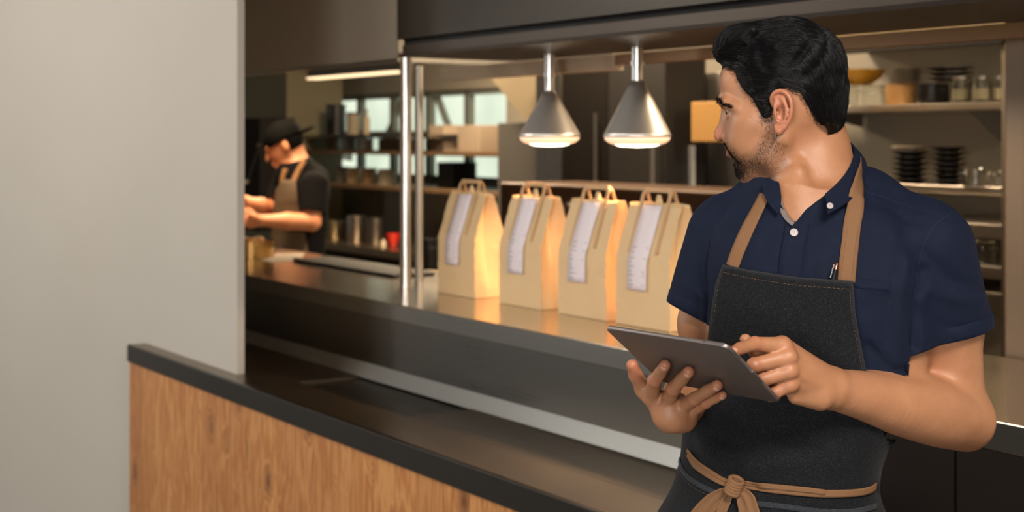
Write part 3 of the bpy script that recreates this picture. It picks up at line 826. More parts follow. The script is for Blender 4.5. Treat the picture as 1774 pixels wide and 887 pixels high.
# ---- apron: bib and skirt over shirt and trousers
def under_f(p): return smin(shirt_f(p), legs_f(p), .01)
AP_R = [(1478,487),(1481,540),(1490,590),(1500,640),(1512,690),(1524,730),(1533,760)]
AFOLDS = [([(1290,500,2.0),(1320,580,2.0),(1360,640,2.0)], .03, -.004), ([(1210,700,2.1),(1290,730,2.05),(1400,740,2.04)], .020, .004),
 ([(1200,740,2.1),(1290,770,2.05),(1420,775,2.04)], .012, -.004), ([(1195,770,2.1),(1300,800,2.05),(1450,800,2.04)], .014, .004),
 ([(1250,640,2.08),(1240,700,2.08)], .012, -.004), ([(1420,720,2.03),(1500,735,2.05),(1530,730,2.1)], .014, .004),
 ([(1440,760,2.03),(1530,770,2.1)], .010, -.003), ([(1460,520,2.0),(1450,600,2.0),(1470,660,2.0)], .02, .003),
 ([(1200,800,2.1),(1290,840,2.05),(1400,850,2.04),(1520,845,2.1)], .008, -.005), ([(1330,880,2.04),(1345,850,2.04)], .010, .003)]
AFOLDS = [([P(*q) for q in pts], w, a*1.5) for pts, w, a in AFOLDS]
def apron_f(p):
    d = smin(trunk_f(p), torso_f(p), .01)-.0095
    lowz = P(0,840,2.16)[2]
    d = smin(d, legs_f(p)-.006, .02)
    d = d-snoise(p*np.array([1,1,.7]), 21, 26)*.0014-snoise(p, 22, 60)*.0005
    for pts, w, a in AFOLDS: d = d-fold(p, pts, w, a)
    return d
def apron_keep(p):
    px = px_of(p)
    top = (px[:,1]-np.interp(px[:,0], [1225,1253,1300,1380,1478,1560], [455,458,468,480,487,489]))/F*2.1
    rx = np.interp(px[:,1], [a[1] for a in AP_R]+[800,850,887,960,1050], [a[0] for a in AP_R]+[1575,1600,1600,1600,1600])
    r = (rx-px[:,0])/F*2.1
    r = np.where(px[:,1] > 762, 2.19-p[:,1], r)
    lx = np.interp(px[:,1], [440,458,490,540,590,640,700], [1253,1253,1241,1233,1227,1190,1150])
    l = np.where(px[:,1] < 640, (px[:,0]-lx)/F*2.1, 1)
    back = 2.20-p[:,1]
    return np.minimum(np.minimum(np.minimum(top, r), np.minimum(l, back)), p[:,2]-.62)
V, Q = surface(apron_f, (P(1130,0,2.1)[0], 1.90, .58), (P(1600,0,2.1)[0]+.03, 2.26, P(0,440,2.1)[2]), .0036)
V, Q = clip_mesh(V, Q, apron_keep, apron_f, .001); V, Q = compact(V, Q)
px = px_of(V)
wear = np.exp(-((apron_keep(V)-.0)/.0035)**2)*.8
apron = mesh_np('apron', V, Q, M_DENIM, man, attrs={'wear': wear}); solid(apron, .002, 1)
apron['label'] = 'black denim bib apron with tan straps'
seam('stitching', [(1253,472),(1300,482),(1380,494),(1474,501)], M_STITCH, .0005, .0024, f=apron_f, par=apron)
seam('stitching', [(1473,505),(1475,540),(1484,590),(1494,640),(1506,690),(1518,730)], M_STITCH, .0003, .0024, f=apron_f, par=apron)
seam('stitching', [(1250,475),(1243,500),(1236,560)], M_STITCH, .0003, .0024, f=apron_f, par=apron)
def rib2(name, pts, w, off, mat=M_TAN, t=.0016, par=None, n=50, wn=5, f=apron_f, **k):
    V, Q = ribbon(f, pts, w, off, n, wn, **k); o = mesh_np(name, V, Q, mat, par or apron); solid(o, t, 0); return o
# pocket welts low on the apron
rib2('pocket_edge', [(1176,796),(1182,815),(1198,832),(1230,850),(1262,862)], .008, .0030, M_DENIML, n=40, wn=4)
rib2('pocket_edge', [(1306,872),(1360,878),(1420,886),(1480,886),(1520,876)], .008, .0030, M_DENIML, n=50, wn=4)
seam('stitching', [(1172,804),(1180,824),(1198,842),(1228,858),(1250,867)], M_STITCH, .0004, .004, f=apron_f, par=apron)
# neck straps
def both(p): return np.minimum(shirt_f(p), 9)
tpx = np.array([(1466,488),(1469,455),(1473,420),(1477,385),(1480,362)], float)
c1 = raycast(shirt_f, tpx, off=.0035); c1[-1] += [0,-.006,0]
c2 = np.array([P(1484,340,2.064), P(1488,322,2.080), P(1491,306,2.105), P(1493,292,2.145), P(1489,283,2.195), P(1474,281,2.262), P(1430,284,2.308), P(1380,290,2.304), P(1340,300,2.265), P(1325,310,2.205), P(1322,325,2.16)])
pts = np.concatenate([c1, c2]); t = np.linspace(0, len(pts)-1, 110); c = np.stack([crom(pts[:, i], t) for i in range(3)], 1)
nn = grad(shirt_f, c); nn /= ln(nn)[:, None]+1e-9; rad = c-P(1405,300,2.2); rad[:, 2] *= .2; rad /= ln(rad)[:, None]
k = np.clip((t-3.5)/2, 0, 1)[:, None]; nn = nn*(1-k)+rad*k
V, Q = band(None, c, .0245, 0, normals=nn); solid(mesh_np('strap', V, Q, M_TAN, apron), .0016, 0)
V, Q = ribbon(shirt_f, [(1268,462),(1280,430),(1297,392),(1312,362),(1325,335)], .0205, .0035, 50, 5)
solid(mesh_np('strap', V, Q, M_TAN, apron), .0016, 0)
seam('stitching', [(1458,480),(1461,450),(1465,420),(1469,390)], M_STITCH, .0003, .0062, f=shirt_f, par=apron)
seam('stitching', [(1476,482),(1479,450),(1483,420),(1487,390)], M_STITCH, .0003, .0062, f=shirt_f, par=apron)
# waist tie
tieL = [(1190,784),(1203,800),(1222,815),(1245,828),(1268,838)]; tieR = [(1276,838),(1310,844),(1360,850),(1420,855),(1480,854),(1508,849),(1519,842)]
rib2('waist_tie', [(1191,786),(1203,804),(1224,820),(1246,833),(1268,841)], .010, .0045)
rib2('waist_tie', [(1190,780),(1206,799),(1228,815),(1250,829),(1268,836)], .006, .0060)
rib2('waist_tie', tieR, .0105, .0045)
rib2('waist_tie', [(1276,834),(1310,840),(1360,845),(1400,849),(1430,853)], .0075, .0062)
# knot: wraps of cord round a core
kc = raycast(apron_f, [(1272,842)], off=.012)[0]
b = MB()
for i in range(5):
    a = i/4-.5; pts = []
    for k in range(17):
        u = k/16*2*math.pi; pts.append((kc[0]+.009*math.cos(u)+.006*a, kc[1]+.0065*math.sin(u)-.001, kc[2]+.004*math.sin(u*1+.4)+a*.016-.004*math.cos(u)))
    b.tube(pts, .0036, 8)
bmesh.ops.create_uvsphere(b.b, u_segments=14, v_segments=10, radius=.0085, matrix=Matrix.Translation(kc))
b.build('knot', M_TAN, apron, True, 60)
# four hanging ends
for pts, w in (([(1270,846),(1248,853),(1228,868),(1212,884),(1196,905)], .017), ([(1272,848),(1262,860),(1252,880),(1242,910)], .014), ([(1274,848),(1282,862),(1288,885),(1288,920)], .014), ([(1277,846),(1294,856),(1304,880),(1312,915)], .016), ([(1268,846),(1256,856),(1240,874),(1226,893)], .010)):
    V, Q = ribbon(apron_f, pts, 1.0, .009, 30, 5)
    n = 30; ww = w*np.interp(np.linspace(0,1,n), [0,.12,.45,1], [.3,.45,1,1.05])
    px = np.array(pts, float); t = np.linspace(0, len(px)-1, n); c = raycast(apron_f, np.stack([crom(px[:,0], t), crom(px[:,1], t)], 1), off=.008)
    for _ in range(3): c[1:-1] = c[1:-1]*.5+(c[:-2]+c[2:])*.25
    V, Q = band(None, c, ww, 0, 7, normals=np.tile([-.3,-1,.1], (n,1))+grad(apron_f, c)*.3)
    V = V.reshape(n, 7, 3); V[:, :, 1] += (np.cos(np.linspace(-3,3,7))*.0016)[None]; V = V.reshape(-1, 3)
    solid(mesh_np('tie_end', V, Q, M_TAN, apron), .0012, 0)
# pen in the shirt pocket
a = raycast(shirt_f, [(1444,484)], off=.009)[0]; bb = raycast(shirt_f, [(1450,455)], off=.008)[0]
pen = empty('pen', Vector(a), 'black pen with a copper tip clipped in the man\'s shirt pocket', 'pen')
MB().tube([a-(bb-a)*.05, a+(bb-a)*.6], .0036, 12).build('barrel', plain('pen_black', srgb(20,22,30), .25), pen, True)
MB().tube([a+(bb-a)*.6, a+(bb-a)*.95, bb], [.0036,.0030,.0022], 12).build('cap', plain('copper', srgb(190,130,100), .25, 1), pen, True)
MB().tube([a+(bb-a)*.9+[-.004,-.002,0], a+(bb-a)*.1+[-.0055,-.002,0]], .0011, 6).build('clip', plain('pen_clip', srgb(150,150,155), .25, 1), pen, True)
# ---- tablet
tab = empty('tablet', Vector((T_TL+T_TR)/2), 'slim grey tablet computer held in both hands of the man in the navy shirt', 'tablet')
M_TAB = NT('space_grey_aluminium'); M_TAB.set(Base_Color=srgb(132,124,122), Metallic=.75, Roughness=.42); M_TAB = M_TAB.m
def rrect(w, h, r, k=8):
    o = []
    for cx, cy, a0 in ((w-r,h-r,0),(r,h-r,90),(r,r,180),(w-r,r,270)):
        for i in range(k+1): a = math.radians(a0+90*i/k); o.append((cx+r*math.cos(a), cy+r*math.sin(a)))
    return o
def slab(w, h, r, d0, d1, ch, mat, name, par, inset=0):
    b = MB(); rings = []
    for ins, dd in ((ch+inset, d0), (inset+ch*.3, d0+ch*.3), (inset, d0+ch), (inset, d1-ch), (inset+ch*.3, d1-ch*.3), (inset+ch, d1)):
        o = rrect(w-2*ins, h-2*ins, max(r-ins, .001)); rings.append([b.b.verts.new(T_TL+tA*(x+ins)+tB*(y+ins)-tN*dd) for x, y in o])
    for a, c in zip(rings, rings[1:]):
        for i in range(len(a)): b.b.faces.new((a[i], a[(i+1) % len(a)], c[(i+1) % len(a)], c[i]))
    b.b.faces.new(rings[0]); b.b.faces.new(rings[-1][::-1])
    return b.build(name, mat, par, True, 30)
slab(LA, LB, .010, 0, .0062, .0014, M_TAB, 'case', tab)
slab(LA, LB, .009, .0062, .0068, .0001, plain('screen_glass', srgb(12,12,14), .08), 'screen', tab, .004)
M_HOLE = plain('hole_black', (.01,.01,.01,1), .6)
for q in [T_TL+tA*(LA+.0002)+tB*(.02+k*.004)-tN*.003 for k in range(5)]+[T_TL+tA*(LA-.035)-tB*.0002-tN*.003]:
    b = MB(); bmesh.ops.create_icosphere(b.b, subdivisions=2, radius=.0010, matrix=Matrix.Translation(Vector(q))); b.build('speaker_hole', M_HOLE, tab)
b = MB(); q0 = T_TL+tA*(LA+.0004)+tB*.075-tN*.003; b.tube([q0, q0+tB*.03], .0016, 8); b.build('button', M_TAB, tab, True)
# ================================================================ hair
HAIRP = [(.112,.070),(.118,.095),(.10,.15),(-.05,.20),(-.16,.15),(-.17,.0),(-.135,-.040),(-.085,-.036),(-.062,-.024),(-.046,.004),(-.036,.024),(-.010,.031),(-.001,.021),(.010,.010),(.012,-.006),(.018,-.016),(.027,-.012),(.034,.004),(.040,.016),(.055,.030),(.066,.046),(.072,.062),(.090,.070)]
def hair_t(q):
    sd = poly_sd(q[:, [0,2]], HAIRP)
    top = np.clip((q[:,2]-.050)/.05, 0, 1); fr = np.clip((q[:,0]-.01)/.06, 0, 1); back = np.clip((-q[:,0]-.02)/.06, 0, 1)
    mx = .007+.014*top+.010*top*fr-.002*back
    t = np.clip(sd*.55, -.006, mx)
    return t
def waves(q):
    # locks swept back from the forehead, falling behind
    ph = q[:,1]*190+q[:,2]*120+np.sin(q[:,0]*55+q[:,2]*30)*1.9
    ph2 = q[:,2]*260+np.sin(q[:,0]*60)*2.4+q[:,1]*90
    top = np.clip((q[:,2]-.045)/.03, 0, 1)
    return (np.sin(ph)*top*.0018+np.sin(ph2)*(1-top)*.0006+np.sin(ph*2.3+1)*.0005)
def hair_f(p):
    q = (p-HC)@HMI
    s = sym(q); d = ell(s, (-.004,0,.030), (.095,.0765,.089))
    d = smin(d, ell(s, (.078,0,.048), (.022,.042,.034)), .02)
    d = smin(d, ell(s, (.030,0,-.028), (.062,.056,.070)), .03)
    nk = cap(q, (-.036,0,-.02), (-.044,0,-.09), .045, .042)
    d = smin(d, nk, .03)
    # quiff rolled over the forehead
    d0 = smin(d, ell(s, (.070,0,.098), (.040,.048,.020)), .012)
    d = np.where(q[:,2] > .07, d0, d)
    t = hair_t(q)
    return d-t-np.where(t > .002, waves(q)*np.clip((t-.002)/.006, 0, 1), 0)
V, Q = surface(hair_f, HLO-[0,0,.02], HHI+[0,0,.03], .0026)
qh = (V-HC)@HMI; tt = hair_t(qh); keep = (tt > -.001) & (qh[:,2] > -.075)
Q = Q[keep[Q].all(1)]; V, Q = compact(V, Q)
hair = mesh_np('hair', V, Q, M_CAP, man); hair['label'] = 'black hair swept back in waves'
# strands
def flow(q):
    """combing direction in head coordinates"""
    x, y, z = q.T
    top = np.clip((z-.055)/.045, 0, 1); ay = np.abs(y)
    back = np.clip((-x-.03)/.05, 0, 1)
    d = np.stack([-1+.2*back, np.sign(y)*.15*(1-top), .30*np.clip((x-.03)/.05, 0, 1)*top-.95*(1-top)*np.clip((.03-x)/.08, 0.05, 1)-.9*back], 1)
    w = np.sin(x*70+y*40+z*25)*.35*top+np.sin(z*90+x*60)*.22*(1-top)
    d[:, 1] += w; d[:, 2] += np.cos(x*80+y*90)*.22*top+w*.3
    return d
def comb(n, L, steps, lift, seed, r, region=None, jit=.25, name='hair_strands', mat=M_HAIR, field=hair_f, off=.0006):
    g = np.random.default_rng(seed); tri = Q
    pts = V[g.integers(0, len(V), n*3)]+g.normal(size=(n*3, 3))*.0012
    q = (pts-HC)@HMI; k = hair_t(q) > .0015
    if region is not None: k &= region(q)
    pts = pts[k][:n]; n = len(pts); path = [pts]; off0 = g.random(n)*.0022
    LL = L*(.5+.8*g.random(n)); ph = g.normal(size=(n, 3))*jit
    p = snap(field, pts, off, 2); path = [p]
    for s in range(steps):
        q = (p-HC)@HMI; d = flow(q)+ph*.4
        dw = d@HM; gr = grad(field, p); gr /= ln(gr)[:, None]+1e-9
        dw -= (dw*gr).sum(1)[:, None]*gr; dw /= ln(dw)[:, None]+1e-9
        p = p+dw*(LL/steps)[:, None]
        p = snap(field, p, 0, 1)+gr*(off+off0*math.sin(math.pi*(s+1)/(steps+.5))+lift*((s+1)/steps)**2)[:, None]
        path.append(p)
    path = np.stack(path, 1)
    vv, qq = strands(path, np.full(n, r)*(.6+.8*g.random(n)))
    return mesh_np(name, vv, qq, mat, hair)
comb(5200, .050, 8, .0006, 11, .00050)
comb(900, .030, 7, .003, 12, .00032, jit=.8)
comb(2600, .014, 5, .0012, 13, .00024, region=lambda q: hair_t(q) < .005, jit=.6)
# ---- beard, brow and lashes: short fine hairs
bv = np.zeros(len(body.data.vertices)*3, dtype=np.float32); body.data.vertices.foreach_get('co', bv); bv = bv.reshape(-1, 3).astype(float)
def fuzz(mask, n, L, r, seed, dirf, name='beard', lift=.35, mat=M_BEARD, par=None):
    g = np.random.default_rng(seed); m = mask/mask.sum(); i = g.choice(len(bv), n, p=m); p = bv[i]+g.normal(size=(n,3))*.0008
    gr = grad(head_noear, p); gr /= ln(gr)[:, None]+1e-9
    p = p-gr*head_noear(p)[:, None]
    q = (p-HC)@HMI; d = dirf(q)@HM; d -= (d*gr).sum(1)[:, None]*gr; d /= ln(d)[:, None]+1e-9
    d = d+gr*lift+g.normal(size=(n,3))*.28; d /= ln(d)[:, None]
    LL = L*(.5+g.random(n))[:, None]
    path = np.stack([p, p+d*LL*.35, p+d*LL*.7-gr*LL*.04, p+d*LL-gr*LL*.12], 1)
    vv, qq = strands(path, np.full(n, r)*(.7+.6*g.random(n)))
    return mesh_np(name, vv, qq, mat, par or man)
bm2 = bm.copy(); bm2[bm2 < .12] = 0
down = lambda q: np.stack([.25+0*q[:,0], .0*q[:,1], -1+0*q[:,2]], 1)
jaww = bm2**1.5*(1+2*chin); fuzz(jaww, 6500, .0045, .00014, 31, down)
mou2 = np.where(((qh_ := (bv-HC)@HMI)[:,0] > .064) & (qh_[:,0] < .0985) & (qh_[:,2] < -.0475), np.clip(mou/.002+.6, 0, 1), 0)*(ln(qh_) < .16)
fuzz(mou2, 700, .0060, .00022, 32, lambda q: np.stack([-.4+0*q[:,0], np.sign(q[:,1])*.7, -.9+0*q[:,2]], 1), 'moustache', .3)
chm = chin*(qh_[:,2] < -.078); fuzz(np.where(chm > .15, chm, 0), 650, .0075, .00022, 33, down, 'beard', .35)
for s in (1, -1):
    yy = qh_[:,1]*s
    br = np.exp(-((qh_[:,2]-np.interp(yy, [.008,.020,.034,.052], [.0165,.0185,.0155,.0060]))/np.interp(yy, [.01,.03,.052], [.0040,.0034,.0018]))**2)*((yy > .009) & (yy < .055))*(qh_[:,0] > .05)*(ln(qh_) < .13)
    fuzz(np.where(br > .1, br, 0), 620, .0065, .00026, 34, lambda q: np.stack([-.5+0*q[:,0], np.sign(q[:,1])*1., .15+0*q[:,2]], 1), 'eyebrow', .18, M_BEARD)
    g = np.random.default_rng(40); n = 46; t = g.random(n); a = np.stack([np.interp(t, [0,.5,1], [.0935,.0955,.087]), np.interp(t, [0,.5,1], [.018,.030,.044])*s, np.interp(t, [0,.5,1], [.003,.0062,.003])], 1)
    dr = np.stack([.9+0*t, s*(t-.3)*.6, .25+0*t], 1); pth = np.stack([a, a+dr*.003, a+dr*.006+[0,0,.0012], a+dr*.0082+[0,0,.0030]], 1)
    vv, qq = strands(np.array([hw(x) for x in pth.reshape(-1,3)]).reshape(pth.shape), np.full(n, .00016)); mesh_np('eyelash', vv, qq, M_BEARD, man)

# short hairs softening the hairline at the temple, sideburn and nape
sd_ = poly_sd(qh_[:, [0,2]], HAIRP); edge = np.where((sd_ > -.009) & (sd_ < .004) & (ln(qh_) < .14) & (qh_[:,0] < .10) & (np.abs(qh_[:,1]) < .079), np.exp(-(np.maximum(-sd_, 0)/.0045)**2), 0)
fuzz(edge, 3800, .0085, .00016, 51, lambda q: np.stack([-.75+0*q[:,0], 0*q[:,1], np.where(q[:,0] > .03, -.25, -.9)], 1), 'short_hair', .10, M_BEARD, hair)
# ================================================================ materials of the place
def roomvec(m, scale=(1,1,1)):
    """(t,p,z) coordinates of the room as a texture vector"""
    tc = m.n('ShaderNodeTexCoord'); out = m.n('ShaderNodeCombineXYZ')
    for i, ax in enumerate(((-ST*scale[0], CT*scale[0], 0), (CT*scale[1], ST*scale[1], 0), (0, 0, scale[2]))):
        d = m.n('ShaderNodeVectorMath', operation='DOT_PRODUCT'); d.inputs[1].default_value = ax
        m.l(tc.outputs['Object'], d.inputs[0]); m.l(d.outputs['Value'], out.inputs[i])
    return out.outputs[0]
def steel(name, c, rough=.3, grain=(1.5,60,60), amt=.10, bumps=.05, met=1.0):
    m = NT(name); v = roomvec(m, grain); n = m.noise(v, 3, 5, .6)
    big = m.noise(roomvec(m, (1,1,1)), 2.5, 3)
    m.col(m.mix(n, tuple(x*.86 for x in c[:3])+(1,), c)); m.set(Metallic=met)
    r = m.math('ADD', m.math('MULTIPLY', n, amt), m.math('ADD', rough-amt/2, m.math('MULTIPLY', big, .08))); m.l(r, m.b.inputs['Roughness'])
    m.bump(n, bumps, .002); return m.m
M_STEEL = steel('brushed_steel', (.50,.48,.45,1), .27)
M_STEELD = steel('dark_brushed_steel', (.145,.135,.12,1), .25, amt=.05, bumps=.02)
M_LIP = steel('lip_steel', (.23,.215,.19,1), .25, amt=.05, bumps=.02)
M_DECK = steel('worn_steel_top', (.24,.185,.13,1), .26, (1,10,10), .08, .02)
M_RIM = steel('rim_steel', (.07,.062,.055,1), .30, bumps=.02)
M_LEDGE = steel('pass_steel', (.62,.54,.45,1), .15, (1.5,30,30), .04, .02)
M_COVE = steel('bright_steel', (.27,.27,.26,1), .36)
M_VERT = steel('upright_brushed_steel', (.55,.52,.48,1), .24, (60,60,1.2))
M_HOODF = steel('hood_steel', (.62,.56,.47,1), .42, (40,40,1.2), met=.35)
M_DKP = steel('dark_brown_steel', (.022,.015,.012,1), .35, met=.6)
M_CHROME = plain('polished_steel', (.85,.81,.76,1), .30, 1)
M_HEADER = steel('header_steel', (.035,.028,.021,1), .30, met=.8)
M_UNDER = steel('beam_underside_steel', (.055,.042,.032,1), .36, met=.8)
m = NT('plaster'); v = m.coord(); n = m.noise(v, 1.3, 4); m.col(m.mix(n, srgb(190,183,172), srgb(200,194,184))); m.set(Roughness=.9, Specular_IOR_Level=.2)
m.bump(m.noise(v, 160, 4), .12, .002); M_PLASTER = m.m
def wood(name):
    m = NT(name); W = .118
    v0 = roomvec(m); sp = m.n('ShaderNodeSeparateXYZ'); m.l(v0, sp.inputs[0]); t = sp.outputs[0]
    k = m.math('FLOOR', m.math('DIVIDE', t, W)); wn = m.n('ShaderNodeTexWhiteNoise', noise_dimensions='1D'); m.l(k, wn.inputs['W'])
    cb = m.n('ShaderNodeCombineXYZ'); m.l(m.math('ADD', t, m.math('MULTIPLY', wn.outputs['Value'], 7)), cb.inputs[0]); m.l(m.math('MULTIPLY', k, 3.7), cb.inputs[1]); m.l(m.math('MULTIPLY', sp.outputs[2], .16), cb.inputs[2])
    cb2 = m.n('ShaderNodeCombineXYZ'); m.l(m.math('ADD', t, m.math('MULTIPLY', wn.outputs['Value'], 3)), cb2.inputs[0]); m.l(m.math('MULTIPLY', k, 1.3), cb2.inputs[1]); m.l(m.math('MULTIPLY', sp.outputs[2], .55), cb2.inputs[2])
    # knots
    vo = m.n('ShaderNodeTexVoronoi'); vo.inputs['Scale'].default_value = 7.5; m.l(cb2.outputs[0], vo.inputs['Vector']); vo.inputs['Randomness'].default_value = .9
    kd = vo.outputs['Distance']
    warp = m.math('MULTIPLY', m.ramp(kd, [(0,(1,1,1)), (.32,(0,0,0))]), .5)
    n = m.noise(cb.outputs[0], 16, 4, .55, .4)
    rings = m.math('SINE', m.math('MULTIPLY', m.math('ADD', m.math('ADD', n, warp), m.math('MULTIPLY', m.noise(cb.outputs[0], 60, 3), .05)), 40))
    rings = m.math('ADD', m.math('MULTIPLY', rings, .5), .5)
    fine = m.noise(cb.outputs[0], 320, 3, .7)
    c = m.mix(rings, srgb(172,98,42), srgb(228,166,102)); c = m.mix(m.math('MULTIPLY', n, .8), c, srgb(212,150,88))
    c = m.mix(m.math('MULTIPLY', wn.outputs['Value'], .42), c, srgb(158,96,54))
    c = m.mix(m.math('MULTIPLY', fine, .25), c, srgb(140,84,46))
    kn = m.ramp(kd, [(.05,(1,1,1)), (.14,(.5,.5,.5)), (.30,(0,0,0))])
    kk = m.math('GREATER_THAN', m.n('ShaderNodeSeparateXYZ').outputs[0], 2)
    sel = m.n('ShaderNodeSeparateColor'); m.l(vo.outputs['Color'], sel.inputs[0]); on = m.math('GREATER_THAN', sel.outputs[0], .48)
    c = m.mix(m.math('MULTIPLY', m.math('MULTIPLY', kn, on), .85), c, srgb(92,48,24))
    edge = m.math('FRACT', m.math('DIVIDE', t, W)); e = m.math('LESS_THAN', m.math('MINIMUM', edge, m.math('SUBTRACT', 1, edge)), .010)
    c = m.mix(m.math('MULTIPLY', e, .75), c, srgb(84,46,22)); m.col(c)
    m.set(Roughness=.42, Specular_IOR_Level=.4); m.bump(m.math('SUBTRACT', fine, m.math('MULTIPLY', e, 3)), .12, .002)
    return m.m
M_WOOD = wood('knotty_wood')
M_KWALL = plain('kitchen_wall_paint', srgb(118,113,102), .6)
M_KDARK = plain('dark_kitchen_panel', srgb(18,14,11), .6, 0, .2)
M_TILE = plain('floor_tile', srgb(128,120,110), .5)
M_CEIL = plain('ceiling_paint', srgb(120,112,102), .85)
M_DINE = plain('dining_wall_paint', srgb(70,62,54), .8)
M_BLACK = plain('black_enamel', srgb(20,19,18), .35)
M_DKSTEEL = plain('dull_steel', (.30,.28,.26,1), .35, 1)
M_SHELFST = plain('shelf_steel', (.62,.58,.52,1), .28, 1)
M_GLASSW = glass('clear_glass', (.95,.97,.95,1), .02)
M_TINS = plain('tin', (.55,.50,.44,1), .3, 1)
M_CREAM = plain('cream_ceramic', srgb(200,186,164), .35)
M_TANC = plain('tan_wooden_tub', srgb(196,150,92), .5)
M_YEL = plain('yellow_ceramic', srgb(190,140,40), .35)
M_RED = plain('red_enamel', srgb(190,40,24), .3)
M_AMBER = plain('light_plywood', srgb(150,114,64), .5)

# ================================================================ shell
PL, ZL = 2.204, 1.10     # front of the pass ledge, its height
def S(name, a, b, mat, room=True, bev=0): return struct(MB(room).box(a, b).build(name, mat, bev=bev))
S('floor', (-4.5,-4.2,-.05), (13,6.2,0), M_TILE)
S('ceiling', (-4.5,-4.2,2.9), (13,6.2,2.98), M_CEIL)
tW = tp(411, 1.86); t_end_ = tp(220, 1.786)
# plaster partition: runs along the counter, then bends gently towards the dining side
A_ = R3(tW,1.86,0); B_ = R3(t_end_+.02,1.86,0); d0 = (B_-A_).normalized(); d1 = Vector((-.72,.53,0)).normalized()
pl = [A_+(B_-A_)*k/4 for k in range(5)]; cur = B_.copy()
for k in range(1, 9): cur = cur+(d0.lerp(d1, k/8)).normalized()*.05; pl.append(cur.copy())
pl.append(cur+d1*5.5)
b = MB(); nn_ = []
for i, q in enumerate(pl):
    d = (pl[min(i+1,len(pl)-1)]-pl[max(i-1,0)]).normalized(); n_ = Vector((-d.y, d.x, 0)); n_ = n_ if n_.dot(R3(0,1,0)) > 0 else -n_; nn_.append(q+n_*.025)
va = [[b.b.verts.new(q+Vector((0,0,z))) for q in l] for l in (pl, nn_) for z in (0, 2.9)]
f0, f1, g0, g1 = va
for i in range(len(pl)-1):
    b.b.faces.new((f0[i],f0[i+1],f1[i+1],f1[i])); b.b.faces.new((g0[i+1],g0[i],g1[i],g1[i+1])); b.b.faces.new((f1[i],f1[i+1],g1[i+1],g1[i])); b.b.faces.new((f0[i+1],f0[i],g0[i],g0[i+1]))
for i in (0, -1): b.b.faces.new((f0[i],f1[i],g1[i],g0[i]))
struct(b.build('wall_left', M_PLASTER, None, True, 40))
# back wall of the kitchen with a window opening
PB = 5.55
w0, w1, wz0, wz1 = tp(878,PB), tp(470,PB), 1.30, 1.98
b = MB(True)
b.box((-4.5,PB,0), (w0,PB+.12,2.9)).box((w1,PB,0), (12.9,PB+.12,2.9)).box((w0,PB,0), (w1,PB+.12,wz0)).box((w0,PB,wz1), (w1,PB+.12,2.9))
struct(b.build('wall_back', M_KWALL))
S('wall_far', (12.9,-4.2,0), (13,6.2,2.9), M_KWALL); S('wall_near', (-4.6,-4.2,0), (-4.5,6.2,2.9), M_DINE); 
# wall opposite the counter (behind the camera's left), with unseen windows added for fill and reflections
dw = [(-3.4,-1.2,.7,2.5), (8.6,10.3,.9,2.4), (10.9,12.3,.9,2.4)]
b = MB(True); ts = [-4.5, *[v for w in dw for v in w[:2]], 12.9]
for i in range(0, len(ts), 2): b.box((ts[i],-4.2,0), (ts[i+1],-4.1,2.9))
for t0, t1, z0, z1 in dw: b.box((t0,-4.2,0), (t1,-4.1,z0)).box((t0,-4.2,z1), (t1,-4.1,2.9))
struct(b.build('wall_front', M_DINE))
M_DAY = emit('fill_pane', (.82,.92,1,1), 4)  # glow of the added panes, out of view behind the camera
for i, (t0, t1, z0, z1) in enumerate(dw):
    w = empty('window_%d' % (i+2), R3((t0+t1)/2, -4.15, z0)); w['kind'] = 'structure'
    b = MB(True)
    for a in (t0, (t0+t1)/2-.02, t1-.05): b.box((a,-4.16,z0), (a+.05,-4.08,z1))
    b.box((t0,-4.16,z0), (t1,-4.08,z0+.05)).box((t0,-4.16,z1-.05), (t1,-4.08,z1)).build('window_frame', M_KDARK, w)
    MB(True).box((t0,-4.17,z0), (t1,-4.165,z1)).build('window_pane', M_DAY, w)
# kitchen window: daylight behind glazing bars
m = NT('outside_light'); n = m.noise(m.coord(), 1.6, 2); m.set(Base_Color=(0,0,0,1)); m.l(m.mix(n, srgb(150,168,150), srgb(226,232,208)), m.b.inputs['Emission Color']); m.set(Emission_Strength=1.5); M_OUT = m.m
w = empty('window_1', R3((w0+w1)/2, PB, wz0)); w['kind'] = 'structure'
MB(True).box((w0,PB+.09,wz0), (w1,PB+.10,wz1)).build('window_pane', M_OUT, w)
b = MB(True); nb = 7
for i in range(nb+1):
    a = w0+(w1-w0)*i/nb; b.box((a-.035,PB+.02,wz0), (a+.035,PB+.07,wz1))
for z in (wz0, wz0+.34, wz1-.04): b.box((w0,PB+.02,z), (w1,PB+.07,z+.04))
b.tube([(tp(690,PB),PB+.06,1.95), (tp(655,PB),PB+.06,1.60)], .03, 6)
b.tube([(tp(745,PB),PB+.06,1.95), (tp(780,PB),PB+.06,1.55)], .03, 6)
b.build('window_frame', plain('grey_window_frame', srgb(92,96,90), .6), w)

